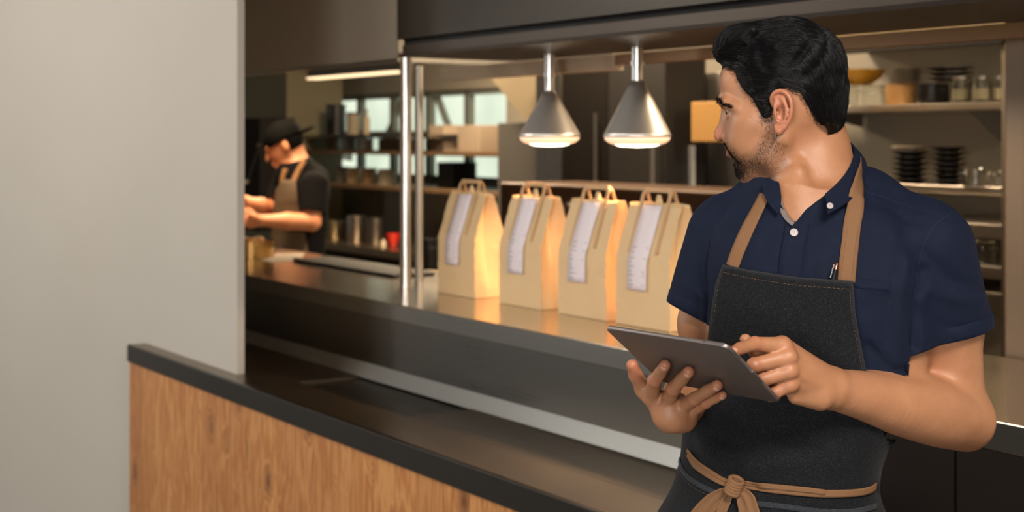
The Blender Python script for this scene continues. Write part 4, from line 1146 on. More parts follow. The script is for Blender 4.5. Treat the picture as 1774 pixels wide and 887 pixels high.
# ================================================================ service counter
PR, ZR = 1.786, .85
t_end = tp(220, PR); t_near = tp(1385, 2.2)
cab = empty('service_counter', R3(2, 2, 0), 'low counter with a knotty wooden front and dark steel top in front of the pass', 'counter')
b = MB(True); b.box((t_near,PR+.008,.02), (t_end-.004,PR+.045,ZR-.060)); b.build('wooden_front', M_WOOD, cab)['label'] = 'vertical knotty wooden boards'
b = MB(True); b.box((t_near,PR+.05,.0), (tW-.01,PL-.03,ZR-.03)); b.build('carcass', M_KDARK, cab)
b = MB(True); b.prism([(PR,ZR-.062),(PR,ZR),(PR+.012,ZR+.002),(PR+.012,ZR-.062)], t_near, t_end).build('rim', M_RIM, cab, bev=.0015)
r0, r1, rp = 3.42, 4.10, 1.965
b = MB(True)
b.box((t_near,PR+.012,ZR-.03), (tW,rp,ZR)).box((t_near,rp,ZR-.03), (r0,PL-.026,ZR)).box((r1,rp,ZR-.03), (tW+1.8,PL-.026,ZR)).box((tW,1.888,ZR-.03),(tW+1.8,rp,ZR))
b.build('steel_top', M_DECK, cab, bev=.001)
b = MB(True); b.box((tW,PR+.012,ZR-.03), (t_end,1.858,ZR-.0005)).build('top_end', M_DECK, cab)
b = MB(True); b.box((r0+.002,rp+.002,ZR-.026), (r1-.002,PL-.028,ZR-.008)); b.build('inset_panel', M_STEELD, cab, bev=.001)
# ---- pass: backsplash, ledge
cab = empty('pass_counter', R3(2, 2.5, 0), 'brushed steel pass counter with raised ledge carrying the bags and heat lamps above', 'counter')
TL0, TL1 = -1.2, 8.5
MB(True).prism([(PL-.026,ZR-.003),(PL,ZR+.040),(PL+.004,ZR+.040),(PL+.004,ZR-.003)], t_near, TL1).build('cove', M_COVE, cab)['label'] = 'pale sloping steel strip'
ts = tp(1655, PL)
b = MB(True); b.box((t_near,PL,ZR+.038), (TL1,PL+.03,ZL-.054)); b.build('backsplash', M_STEELD, cab)
b = MB(True); b.box((ts+.003,PL,.05), (t_near-.003,PL+.03,ZL-.054)); b.build('front_panel', M_DKP, cab)['label'] = 'dark brown front panel'
b = MB(True); b.box((TL0,PL,.05), (ts-.003,PL+.03,ZL-.054)); b.build('front_panel', M_DKP, cab)['label'] = 'dark brown front panel'
b = MB(True); b.box((TL0,PL-.004,ZL-.054), (TL1,PL+.66,ZL)); b.build('ledge', M_LEDGE, cab, bev=.002)
b = MB(True); b.box((TL0,PL+.03,0), (TL1,PL+.62,ZL-.056)); b.build('base', M_KDARK, cab)
b = MB(True); b.box((TL0,PL-.0055,ZL-.052), (TL1,PL-.0042,ZL-.002)); b.build('ledge_lip', M_LIP, cab)
# posts
for i, (px, p, r) in enumerate(((703,2.472,.0205), (726,2.62,.0165))):
    t = tp(px, p)
    po = empty('steel_post', R3(t,p,ZL), ['thick polished round steel post at the corner of the hood', 'thinner round steel post just behind the thick one'][i], 'post', 'posts on the pass')
    MB(True).tube([(t,p,ZL),(t,p,1.884 if i else 1.92)], r, 28).build('tube', M_CHROME, po, True)
    MB(True).tube([(t,p,ZL),(t,p,ZL+.008)], r*1.12, 28).build('foot_ring', M_CHROME, po, True)
# ---- header over the pass
PH, ZH = 2.29, 1.885
th0, th1 = -1.2, tp(690, PH)
hd = empty('pass_header', R3(2, 2.5, 1.9), 'dark steel header beam running over the pass above the man', 'beam')
MB(True).prism([(PH+.002,ZH),(PH,ZH+.010),(PH+.016,ZH+.012),(PH+.016,ZH+.040),(PH+.45,ZH+.040),(PH+.46,ZH)], th0, th1).build('lower_beam', M_UNDER, hd)
MB(True).box((th0,PH+.02,ZH+.04), (th1,PH+.44,ZH+.056)).build('shadow_gap', M_KDARK, hd)
MB(True).box((th0,PH-.004,ZH+.056), (th1,PH+.45,2.9)).build('upper_panel', M_HEADER, hd, bev=.002)
# ---- hood at the left
ph = 2.60; tL0 = tp(690, ph)
ho = empty('extractor_hood', R3(6, 3, 1.9), 'brushed steel extractor hood hanging at the upper left beside the plaster wall', 'hood')
MB(True).prism([(ph,1.915),(ph,2.9),(ph+.02,2.9),(ph+.02,1.915)], tL0, 9).build('front_panel', M_HOODF, ho)
MB(True).box((tL0,ph-.002,1.905), (9,ph+.03,1.917)).box((tL0,ph,1.905), (tL0+.01,ph+1.0,2.9)).build('lip', M_STEEL, ho)
MB(True).box((tL0+.01,ph+.03,2.05), (9,ph+1.0,2.08)).build('filter_panel', M_DKSTEEL, ho)
# lamp rail
rl = empty('lamp_rail', R3(3.5, 2.66, 1.86), 'pale steel box rail under the header carrying the heat lamps', 'rail')
MB(True).box((tp(1072,2.78),2.76,1.835), (tp(770,2.78),2.80,1.884)).build('rail_box', plain('rail_paint', srgb(176,160,138), .4), rl)
MB(True).box((-.5,2.76,1.85), (tp(1074,2.78),2.80,1.884)).build('rail_extension', plain('brass_rail', srgb(120,86,50), .4, .5), rl)
# ---- heat lamps
M_LAMP = NT('spun_aluminium'); M_LAMP.set(Base_Color=(.80,.76,.70,1), Metallic=.9, Roughness=.36, Anisotropic=.5); M_LAMP = M_LAMP.m
M_LENS = NT('glowing_lens'); M_LENS.set(Base_Color=(.9,.75,.6,1), Roughness=.4, Emission_Color=(1,.62,.38,1), Emission_Strength=.75); M_LENS = M_LENS.m
M_BULB = emit('hot_bulb', (1,.80,.58,1), 9)
def heat_lamp(px, p, py_rim, py_top, r, label):
    t = tp(px, p); zr = zz(px, py_rim, p); zt = zz(px, py_top, p); c = (t, p, 0)
    o = empty('heat_lamp', R3(t,p,zt), label, 'lamp', 'heat lamps over the pass')
    MB(True).lathe([(.017,zt+.001),(.020,zt),(r*.30,zt-(zt-zr)*.14),(r*.97,zr+.010),(r,zr+.004),(r*1.0,zr),(r*.985,zr-.003),(r*.96,zr+.004),(r*.28,zt-(zt-zr)*.15-.004),(.012,zt-.004)], c, 56).build('shade', M_LAMP, o, True, 50)
    MB(True).tube([(t,p,zt-.004),(t,p,zt+.05),(t,p,1.885)], [.0165,.0165,.0165], 24).build('stem', M_CHROME, o, True)
    MB(True).tube([(t,p,zt+.045),(t,p,zt+.056)], .021, 24).build('collar', M_CHROME, o, True)
    MB(True).lathe([(r*.985,zr-.002),(r*.96,zr-.011),(r*.82,zr-.021),(r*.5,zr-.028),(0,zr-.030)], c, 48).build('lens_rim', M_LENS, o, True)
    MB(True).lathe([(r*.66,zr-.0255),(r*.45,zr-.0305),(0,zr-.0325)], c, 40).build('bulb_glow', M_BULB, o, True)
    l = bpy.data.lights.new('heat_lamp_light', 'SPOT'); l.energy = 36; l.color = (1,.52,.24); l.spot_size = math.radians(125); l.spot_blend = .8; l.shadow_soft_size = r*.6
    lo = bpy.data.objects.new('heat_lamp_light', l); C.objects.link(lo); lo.location = R3(t,p,zr-.035); lo.parent = o; lo.matrix_parent_inverse = Matrix.Translation(-o.location)
heat_lamp(952, 2.62, 236, 158, .0965, 'left heat lamp, conical steel shade hanging above the second bag')
heat_lamp(1104, 2.62, 236, 140, .0975, 'right heat lamp, conical steel shade hanging above the fourth bag')
# no more lamps follow in the row; the ledge further right gets an added spot
# ---- paper bags
m = NT('kraft_paper'); v = m.coord(); n = m.noise(v, 9, 4); m.col(m.mix(n, srgb(214,180,136), srgb(224,194,150))); m.set(Roughness=.75, Specular_IOR_Level=.25, Subsurface_Weight=.0)
m.bump(m.noise(v, 26, 3, .5, .8), .35, .006); M_KRAFT = m.m
M_KRAFTD = plain('twisted_kraft_handle', srgb(196,156,112), .6)
M_RCPT = plain('receipt_paper', srgb(228,216,220), .6); M_INK = plain('grey_ink', srgb(150,140,146), .7)
ROT = math.radians(0)
def bag(t0, p0, seed, label, W=.232, D=.122, Hh=.340):
    """t0,p0: front edge corner nearest the camera; the bag runs away along t"""
    g = random.Random(seed); o = empty('paper_bag', R3(t0+W/2, p0+D/2, ZL), label, 'bag', 'brown paper takeaway bags on the pass')
    zm = Hh*.555   # crease above which front and back lean together
    def sec(h):    # half depth front/back and gusset pinch at height h
        k = max(0, (h-zm)/(Hh-zm)); return D/2*(1-k*.80), .012+.030*math.sin(min(1, h/Hh*1.02)*math.pi*.62)*1.0
    nz = 26; V = []; ring = []
    cols = [(-1,-1),(-.5,-1),(0,-1),(.5,-1),(1,-1),(1,-.5),(1,0),(1,.5),(1,1),(.5,1),(0,1),(-.5,1),(-1,1),(-1,.5),(-1,0),(-1,-.5)]
    b = MB(); rows = []
    for i in range(nz):
        h = Hh*i/(nz-1); d, pin = sec(h); wv = W/2*(1-.03*h/Hh)
        row = []
        for a, c in cols:
            tt = a*wv; pp = c*d
            if abs(a) == 1 and abs(c) < 1:
                gus = pin*(1-abs(c)) * (1 if h > zm*.45 else h/(zm*.45)); tt -= a*gus
            if abs(c) == 1 and abs(a) < 1: pp += c*.004*math.sin(h/Hh*math.pi)*(1-abs(a))-c*(.003 if abs(h-zm) < .006 else 0)
            n = .0016; top = .004*math.sin(a*5+seed)*(1 if i == nz-1 else 0)
            row.append(b.b.verts.new(R3(t0+W/2+tt+g.uniform(-n,n)*(i > 0), p0+D/2+pp+g.uniform(-n,n)*(i > 0), ZL+.001+h+top)))
        rows.append(row)
    m_ = len(cols)
    for a, c in zip(rows, rows[1:]):
        for i in range(m_): b.b.faces.new((a[i], a[(i+1) % m_], c[(i+1) % m_], c[i]))
    b.b.faces.new(rows[0][::-1])
    bo = b.build('paper_body', M_KRAFT, o, True, 12); solid(bo, .0008, -1)
    # flat paper handles, front and back
    tc = t0+W/2; zt = ZL+Hh
    def hand(pf, pb, lean):
        hw_ = .064; zb = ZL+Hh*.60; pts = [(-hw_,zb),(-hw_,zt+.028),(-hw_+.011,zt+.043),(hw_-.011,zt+.043),(hw_,zt+.028),(hw_,zb)]
        b = MB(True); w = .0060
        def pz(z): 
            k = max(0, (z-ZL-zm)/(Hh-zm)); return p0+D/2+pf*(D/2*(1-min(k,1.0)*.80)+.004)+lean*min(max(0, z-zt), .043)
        ins = [(-hw_+2*w,zb),(-hw_+2*w,zt+.022),(-hw_+2*w+.006,zt+.031),(hw_-2*w-.006,zt+.031),(hw_-2*w,zt+.022),(hw_-2*w,zb)]
        def sub(l):
            o_ = []
            for (a, c) in zip(l, l[1:]):
                o_ += [(a[0]+(c[0]-a[0])*k/4, a[1]+(c[1]-a[1])*k/4) for k in range(4)]
            return o_+[l[-1]]
        A, B_ = sub(pts), sub(ins)
        th = .0016
        va = [b.b.verts.new(R3(tc+x, pz(z)-th, z)) for x, z in A]; vb = [b.b.verts.new(R3(tc+x, pz(z)-th, z)) for x, z in B_]
        vc = [b.b.verts.new(R3(tc+x, pz(z)+th, z)) for x, z in A]; vd = [b.b.verts.new(R3(tc+x, pz(z)+th, z)) for x, z in B_]
        for i in range(len(va)-1):
            b.b.faces.new((va[i],va[i+1],vb[i+1],vb[i])); b.b.faces.new((vc[i+1],vc[i],vd[i],vd[i+1])); b.b.faces.new((va[i+1],va[i],vc[i],vc[i+1])); b.b.faces.new((vb[i],vb[i+1],vd[i+1],vd[i]))
        for i in (0, -1): b.b.faces.new((va[i],vb[i],vd[i],vc[i]))
        h_ = b.build('handle', M_KRAFTD, o, True, 30)
        return h_
    ln_ = (D/2*.2+.004)/.043*.9; hand(-1, 0, ln_); hand(1, 0, -ln_)
    # receipt stapled at the top, hanging over the crease
    rw = .042; lo, hi = Hh*.30, Hh*.985; rc = tc+.012
    b = MB(); prev = None; sh = []
    for i in range(15):
        h = lo+(hi-lo)*i/14; d, _ = sec(h); pf = p0+D/2-d-.005-(.003 if h < zm else .001)
        sh.append((h, pf))
        q = [b.b.verts.new(R3(rc+s*rw+ .010*(h-lo)/(hi-lo)*-1+.004, pf-.0*abs(s), ZL+h)) for s in (-1,-.3,.3,1)]
        if prev:
            for k in range(3): b.b.faces.new((prev[k], prev[k+1], q[k+1], q[k]))
        prev = q
    r_ = b.build('receipt', M_RCPT, o, True); solid(r_, .0004, 0)
    for i in range(9):
        h = lo+.012+i*.013+g.uniform(-.002,.002); d, _ = sec(h); pf = p0+D/2-d-.005-(.003 if h < zm else .001)-.0008
        x0 = rc+.004-rw*.85+ (.0 if g.random() < .6 else .01); L = g.choice([.012,.018,.030,.022]); x1 = x0+L
        off = -.010*(h-lo)/(hi-lo)
        # text runs from the left of the picture (far end of t) towards the camera
        xa = rc+.004+rw*.8+off; MB(True).box((xa-L,pf-.0002,ZL+h), (xa,pf,ZL+h+.0022)).build('printed_line', M_INK, r_)
        if g.random() < .5: MB(True).box((rc+.004-rw*.8+off,pf-.0002,ZL+h), (rc+.004-rw*.8+off+.009,pf,ZL+h+.0022)).build('printed_line', M_INK, r_)
    MB(True).prism([(p0+D/2-D*.1,zt-.02),(p0+D/2,zt+.024),(p0+D/2+D*.1,zt-.02)], tc-.008, tc+.008).build('folded_tab', M_KRAFT, o)
    return o
PBG = 2.485
labs = ['leftmost brown paper bag, standing right beside the steel post', 'second brown paper bag from the steel post, under the left heat lamp',
        'third brown paper bag from the steel post, between the two heat lamps', 'rightmost brown paper bag, partly hidden behind the arm of the man in the navy shirt']
for i, (px, seed) in enumerate(((823,3),(938,5),(1050,8),(1160,11))): bag(tp(px,PBG), PBG, seed, labs[i])
# ================================================================ kitchen behind the pass
def sc_at(px, p): return F/(p/(CT*(px-CX)/F+ST))    # pixels per metre there
def round_thing(name, label, cat, px, p, z, wpx, hpx, mat, kind='pot', group=None, lid=None):
    s = sc_at(px, p); r = wpx/2/s; h = hpx/s; t = tp(px, p); c = (t, p, 0)
    o = empty(name, R3(t,p,z), label, cat, group)
    w = min(.004, r*.1)
    if kind == 'pot':
        MB(True).lathe([(0,z),(r*.97,z),(r,z+.006),(r,z+h),(r+.004,z+h+.002),(r+.004,z+h+.005),(r-w,z+h+.004),(r-w,z+w),(0,z+w)], c, 28).build('vessel', mat, o, True, 40)
        for s_ in (-1, 1):
            MB(True).tube([(t+s_*(r-.002),p,z+h*.78),(t+s_*(r+.018),p,z+h*.80),(t+s_*(r+.018),p-.02,z+h*.80),(t+s_*(r*.96),p-.03,z+h*.78)], .004, 6).build('handle', mat, o, True)
    elif kind == 'bowl':
        MB(True).lathe([(0,z),(r*.45,z),(r*.5,z+.004),(r*.85,z+h*.5),(r,z+h),(r-w,z+h),(r*.82,z+h*.52),(r*.45,z+.010),(0,z+.008)], c, 28).build('bowl_body', mat, o, True, 40)
    elif kind == 'tin':
        MB(True).lathe([(0,z),(r,z),(r,z+h*.92),(r*.97,z+h*.93),(0,z+h*.93)], c, 28).build('canister_body', mat, o, True, 40)
        MB(True).lathe([(0,z+h*.925),(r*1.03,z+h*.925),(r*1.03,z+h),(r*.9,z+h+.003),(0,z+h+.003)], c, 28).build('lid', lid or mat, o, True, 40)
    elif kind == 'jar':
        MB(True).lathe([(0,z),(r*.9,z),(r,z+.01),(r,z+h*.8),(r*.8,z+h*.88),(r*.75,z+h*.88),(r*.93,z+h*.78),(r*.93,z+.012),(0,z+.006)], c, 24).build('glass_body', M_GLASSW, o, True, 40)
        MB(True).lathe([(0,z+h*.885),(r*.82,z+h*.885),(r*.82,z+h),(0,z+h)], c, 24).build('lid', lid or M_TINS, o, True, 40)
        MB(True).lathe([(0,z+.008),(r*.9,z+.014),(r*.9,z+h*.55),(0,z+h*.56)], c, 20).build('contents', plain('pale_grain', srgb(170,160,130), .7), o, True, 40)
    elif kind == 'bottle':
        MB(True).lathe([(0,z),(r,z),(r,z+h*.6),(r*.4,z+h*.75),(r*.36,z+h*.95),(0,z+h*.95)], c, 20).build('bottle_body', mat, o, True, 50)
        MB(True).lathe([(0,z+h*.951),(r*.42,z+h*.951),(r*.42,z+h),(0,z+h)], c, 16).build('cap', M_BLACK, o, True, 50)
    return o
def box_thing(name, label, cat, x0, x1, y1, y0, p, mat, depth=.2, group=None, extra=None, base=None):
    """front face spans outline columns x0..x1, rows y1 (top)..y0 (bottom) at depth p"""
    xm = (x0+x1)/2; z0 = zz(xm, y0, p) if base is None else base; z1 = zz(xm, y1, p); a, c = tp(x1, p), tp(x0, p)
    o = empty(name, R3((a+c)/2, p, z0), label, cat, group)
    MB(True).box((a,p,z0), (c,p+depth,z1)).build('body', mat, o, bev=.004)
    if extra: extra(o, a, c, z0, z1, p)
    return o
# ---- back counter and shelves at the left
PC = 4.72
bc = empty('back_counter', R3(7,PC,0), 'steel work counter along the back wall under the left shelves', 'counter')
ta, tb = tp(745,PC), 10.2; zc = zz(625,428,PC)
MB(True).box((ta,PC,zc-.05), (tb,PB-.01,zc)).build('worktop', plain('brown_steel', (.42,.34,.26,1), .3, 1), bc, bev=.003)
MB(True).box((ta+.02,PC+.04,0), (tb,PB-.02,zc-.05)).build('cabinet', M_KDARK, bc)
PS = 5.05
def shelf(name, label, x0, x1, ys, xs, mat, p0=PS, th=.028, grp='shelves on the left of the kitchen'):
    z = zz(xs, ys, p0); o = empty(name, R3(tp(x1,p0),p0,z), label, 'shelf', grp)
    MB(True).box((tp(x1,p0),p0,z-th), (tp(x0,p0),PB-.01,z)).build('board', mat, o, bev=.002)
    for x in (x0+12, x1-8):
        t = tp(x, p0); MB(True).prism([(p0+.04,z-th),(PB-.01,z-th),(PB-.01,z-th-.07)], t-.006, t+.006).build('bracket', M_DKSTEEL, o)
    return z
zs1 = shelf('steel_shelf', 'upper shelf behind the cook holding dark canisters', 505, 743, 233, 620, M_DKSTEEL)
zs2 = shelf('steel_shelf', 'middle shelf behind the cook holding a row of tins', 505, 872, 261, 620, plain('brown_shelf', srgb(96,74,52), .5))
zs3 = shelf('steel_shelf', 'lowest shelf behind the cook holding tan tubs', 540, 872, 320, 620, plain('brown_shelf_low', srgb(110,86,60), .5))
PI = PS+.16
G1 = 'canisters on the shelves behind the cook'
round_thing('canister','grey canister left of the tall black one','canister',551,PI,zs1,24,40,plain('grey_tin',srgb(82,80,72),.4),'tin',G1)
round_thing('blender','tall black blender jug on the upper shelf','blender',582,PI,zs1,34,52,M_BLACK,'tin',None,M_BLACK)
round_thing('canister','pale canister right of the tall black one','canister',612,PI,zs1,24,38,plain('grey_tin2',srgb(132,120,100),.4),'tin',G1,M_BLACK)
round_thing('bottle','pale slim bottle on the upper shelf','bottle',635,PI,zs1,12,44,plain('pale_bottle',srgb(150,136,112),.4),'bottle')
for i, (x, w, c, lb) in enumerate(((548,22,(130,124,110),'leftmost light grey tin on the middle shelf'),(578,26,(120,108,92),'grey brown tin below the tall black blender'),(606,26,(112,104,90),'third tin from the left on the middle shelf'),(635,24,(196,184,160),'brightest cream tin on the middle shelf'))):
    round_thing('tin',lb,'tin',x,PI,zs2,w,20,plain('tin_%d'%i,srgb(*c),.35),'tin','tins on the middle shelf')
box_thing('storage_box','brown storage box at the right end of the middle shelf','box',655,690,240,261,PI,plain('brown_box',srgb(120,96,68),.6),base=zs2)
for i, (x, w, c, lb) in enumerate(((592,22,(120,112,98),'grey tub on the lowest shelf nearest the cook'),(613,26,(168,138,96),'left tan tub on the lowest shelf'),(640,26,(150,118,76),'right tan tub on the lowest shelf'),(672,34,(150,138,118),'wide pale tub on the lowest shelf beside the post'))):
    round_thing('tub',lb,'tub',x,PI,zs3,w,27,plain('tub_%d'%i,srgb(*c),.45),'tin','tubs on the lowest shelf')
for x, w, lb in ((756,26,'pale box on the middle shelf right of the post'),(812,38,'wide pale box on the middle shelf below the window')):
    box_thing('storage_box',lb,'box',x-w/2,x+w/2,217,262,PI,plain('pale_box',srgb(150,134,116),.6),base=zs2, group='pale boxes right of the post')
box_thing('storage_box','small black box on the lowest shelf right of the post','box',757,784,281,310,PI,M_BLACK,base=zs3)
pcx = PC+.22
round_thing('stock_pot','left of the two tall steel pots on the back counter','pot',617,pcx,zc,34,44,M_TINS,'pot','steel pots on the back counter')
round_thing('stock_pot','right of the two tall steel pots on the back counter','pot',650,pcx,zc,32,44,M_DKSTEEL,'pot','steel pots on the back counter')
round_thing('bowl','small steel bowl behind the cook on the back counter','bowl',578,pcx,zc,44,30,plain('olive_steel',(.30,.26,.18,1),.35,1),'pot')
round_thing('red_pot','round red pot on the back counter beside the steel post','pot',681,pcx,zc,24,22,M_RED,'bowl')
round_thing('jar','small pale jar left of the red pot','jar',664,pcx-.08,zc,9,14,M_CREAM,'bottle')
# linear light under the hood
lt = empty('tube_light', R3(tp(600,4.3),4.3,2.0), 'glowing linear tube light under the hood above the cook', 'lamp')
zt_ = zz(560,133,4.3)
MB(True).box((tp(700,4.3),4.28,zt_), (tp(537,4.3),4.36,zt_+.05)).build('housing', M_DKSTEEL, lt)
MB(True).box((tp(690,4.3),4.27,zt_-.012), (tp(538,4.3),4.35,zt_)).build('diffuser', emit('warm_tube', (1,.72,.42,1), 2.0), lt)
# panel with hanging ladles, behind the cook at the left
pw = 4.3
zb0 = zz(450,250,pw)
def ladles(o, a, c, z0, z1, p):
    pass
pn = box_thing('wall_cabinet','tall dull steel cabinet at the far left of the kitchen','cabinet',380,497,128,470,4.9,plain('dull_green_grey',srgb(112,104,82),.5,.2),.5,base=0)
box_thing('oven','dark oven front left of the cook','oven',385,450,205,312,4.55,M_KDARK,.3,base=.9)
for i, (x, y0, y1) in enumerate(((430,312,250),)):
    t = tp(x, 4.4); o = empty('ladle', R3(t,4.4,zz(x,y0,4.4)), 'small steel ladle hanging between the plaster wall and the cook', 'ladle')
    z0, z1 = zz(x,y0,4.4), zz(x,y1,4.4)
    MB(True).tube([(t,4.4,z0),(tp(450,4.4),4.4,z1)], .004, 6).build('handle', M_DKSTEEL, o, True)
    b = MB(True); b.lathe([(0,z1-.016),(.016,z1),(0,z1+.016)], (tp(450,4.4),4.39,0), 12).build('hook', M_CHROME, o, True)
    b = MB(True); b.lathe([(0,z0-.03),(.025,z0-.025),(.038,z0),(.036,z0),(.022,z0-.02),(0,z0-.025)], (t,4.38,0), 16).build('cup', M_CHROME, o, True)
# ---- middle: hood side, steel column, tall dark units
b = empty('duct', R3(tp(890,4.7),4.7,1.9), 'beige sloping duct in the middle of the kitchen above the shelves', 'duct')
q = [(838,120),(965,120),(965,206),(908,206)]
MB(True).poly([(tp(x,4.7),4.7,zz(x,y,4.7)) for x, y in q], (0,.5,0)).build('duct_body', plain('beige_duct',srgb(150,136,112),.5,.1), b)
box_thing('steel_cabinet','grey steel cabinet left of the bright column','cabinet',862,930,212,325,4.75,plain('grey_steel_panel',(.30,.28,.25,1),.45,.8),.5,base=0)
box_thing('steel_column','bright brushed steel column behind the left heat lamp','column',928,972,120,330,4.6,M_VERT,.15,base=0)
def fr(o, a, c, z0, z1, p):
    MB(True).tube([(a+.05,p-.035,1.2),(a+.05,p-.035,1.75)], .012, 8).build('handle', M_DKSTEEL, o, True)
box_thing('refrigerator','tall dark refrigerator between the two heat lamps','refrigerator',973,1052,100,520,4.45,M_KDARK,.22,extra=fr,base=0)
box_thing('refrigerator','tall black refrigerator directly behind the right heat lamp','refrigerator',1054,1152,100,520,4.4,plain('black_panel',srgb(20,17,15),.6),.26,extra=fr,base=0)
box_thing('steel_cabinet','tall grey steel cabinet behind the face of the man in the navy shirt','cabinet',1154,1300,125,520,4.7,plain('grey_steel_panel2',(.26,.24,.21,1),.4,.8),.5,base=0)
box_thing('crate','light plywood crate on the wall in front of the man\'s nose','crate',1197,1262,176,246,4.45,M_AMBER,.2)
box_thing('steel_strip','narrow pale steel strip below the plywood crate','panel',1180,1200,252,338,4.55,plain('pale_steel',(.75,.78,.78,1),.35,.6),.02)
# cooking line behind the bags
rg = empty('cooking_range', R3(tp(1000,3.9),3.9,0), 'low dark cooking range behind the row of paper bags', 'range')
MB(True).box((tp(1330,3.9),3.9,0), (tp(866,3.9),4.38,zz(1000,322,3.9))).build('body', plain('brown_range',srgb(66,46,30),.4,.3), rg, bev=.01)
for i in range(5):
    t = tp(900+90*i, 3.9); z = zz(1000,322,3.9)-.10
    b = MB(True); b.tube([(t,3.9,z),(t,3.87,z)], .02, 12).build('knob', M_DKSTEEL, rg, True)
MB(True).box((tp(866,3.94)+.02,3.5,0), (tp(745,3.7),4.1,.86)).build('body', M_KDARK, empty('work_table', R3(tp(800,3.7),3.7,0), 'steel work table behind the leftmost paper bag', 'table'))
o = [x for x in C.objects if x.name == 'work_table'][0]; MB(True).box((tp(866,3.94)+.01,3.48,.86), (tp(743,3.7),4.12,.90)).build('worktop', M_STEEL, o, bev=.003)
round_thing('bowl','pale bowl on the work table left of the first bag','bowl',748,3.62,.90,30,22,M_CREAM,'bowl')
round_thing('pan','wooden board with dark pan beside the post on the work table','pan',745,3.85,.90,26,60,M_BLACK,'pot')

# ---- things on the pass ledge at the left
def ledge_p(px, py):   # depth p of a spot on the ledge
    Y = F*(H-ZL)/(py-HY); return CT*(px-CX)/F*Y+ST*Y
pp = ledge_p(432,446); t_ = tp(432,pp)
gp = empty('gold_tray', R3(t_,pp,ZL), 'golden metal tray with shiny rounded buns at the far end of the pass', 'tray')
b = MB(True); b.lathe([(0,ZL+.001),(.10,ZL+.001),(.11,ZL+.07),(.107,ZL+.07),(.097,ZL+.005),(0,ZL+.005)], (t_,pp,0), 28).build('tray_body', plain('brass',(.62,.40,.16,1),.3,1), gp, True, 40)
for i, (dt, dp) in enumerate(((-.05,-.02),(.0,-.05),(.045,-.01),(0,.04))):
    bn = empty('bread_bun', R3(t_+dt,pp+dp,ZL+.05), 'glazed round bun heaped in the golden tray', 'bun', 'buns in the golden tray')
    MB(True).lathe([(0,ZL+.045),(.028,ZL+.047),(.036,ZL+.062),(.028,ZL+.082),(.012,ZL+.090),(0,ZL+.091)], (t_+dt,pp+dp,0), 18).build('crust', plain('bun_crust',srgb(206,150,86),.3), bn, True, 60)
for i, (x, y, w, rot) in enumerate(((478,449,.10,0.1),(500,444,.09,.5))):
    pp = ledge_p(x,y); t = tp(x,pp); z = ZL+.001+.0015*i
    o = empty('paper_sheet', R3(t,pp,z), ['white order slip lying on the pass, nearer the viewer','cream order slip under the other one beside the cook'][i], 'paper', 'order slips on the pass')
    c_, s_ = math.cos(rot), math.sin(rot); b = MB(True)
    b.poly([(t+c_*a-s_*d, pp+s_*a+c_*d, z) for a, d in ((-w*1.3,-w*.7),(w*1.3,-w*.7),(w*1.3,w*.7),(-w*1.3,w*.7))], (0,0,.001)).build('sheet', plain('white_paper_%d'%i,srgb(*((250,240,222),(240,222,200))[i]),.7), o)
pa, pb_ = ledge_p(500,457), ledge_p(688,485)
ct = empty('rubber_mat', R3(tp(600,2.62),2.62,ZL), 'thin black rubber mat lying on the pass between the slips and the post', 'mat')
MB(True).box((tp(690,2.62),2.60,ZL+.001), (tp(515,2.62),2.78,ZL+.012)).build('mat', plain('black_rubber',srgb(16,16,17),.6), ct, bev=.003)

# ---- right: wall shelves above the man's shoulder
PR_ = 5.12; XR0, XR1 = 1380, 1736
GS = 'shelves on the right of the kitchen'
mS = steel('shelf_front_steel', (.66,.60,.52,1), .25)
zr1 = shelf('steel_shelf','upper steel shelf right of the man\'s head with pots and jars',XR0,XR1,180,1600,mS,PR_,.030,GS)
zr2 = shelf('steel_shelf','steel shelf behind the man\'s shoulder with black bowls',XR0,XR1,320,1600,mS,PR_,.034,GS)
zr3 = shelf('steel_shelf','steel shelf just above the man\'s upper arm',XR0,XR1,388,1700,mS,PR_-.1,.060,GS)
zr4 = shelf('steel_shelf','steel shelf beside the man\'s sleeve with clear tubs',XR0,XR1,460,1700,mS,PR_-.1,.052,GS)
zr5 = shelf('steel_shelf','lowest steel shelf beside the man\'s sleeve',XR0,XR1,505,1700,mS,PR_-.1,.022,GS)
pi = PR_+.18
round_thing('platter','wide yellow platter on the glass bowls beside the man\'s hair','platter',1488,pi,zr1+.106,90,26,M_YEL,'bowl')
round_thing('glass_bowl','clear glass bowl under the yellow platter, left one','bowl',1468,pi-.06,zr1,36,34,M_GLASSW,'pot')
round_thing('glass_bowl','clear glass bowl under the yellow platter, right one','bowl',1513,pi-.02,zr1,36,34,M_GLASSW,'pot')
round_thing('tub','light wooden tub on the upper right shelf','tub',1561,pi-.05,zr1,54,34,M_TANC,'pot')
round_thing('pot','black pot beside the wooden tub on the upper right shelf','pot',1615,pi-.05,zr1,56,34,M_BLACK,'pot')
def stack(name, lab, cat, px, p, z, wpx, hpx, n, mat, grp):
    s = sc_at(px, p); r = wpx/2/s; st = hpx/s/n
    for i in range(n):
        c = (tp(px,p)+.002*math.sin(i*2.1), p+.002*math.cos(i*1.7), 0); z0 = z+.001+i*st
        o = MB(True).lathe([(0,z0),(r*.5,z0),(r*.6,z0+st*.25),(r,z0+st*.82),(r,z0+st*.90),(r*.58,z0+st*.5),(0,z0+st*.4)], c, 28).build(name, mat, None, True, 40)
        tag(o, lab, cat, grp)
hp = 34/sc_at(1580,pi)+.008
stack('plate','grey plate in the stack on top of the wooden tub','plate',1572,pi-.05,zr1+hp,62,27,5,plain('grey_glaze',srgb(150,142,126),.25),'plates stacked on the wooden tub')
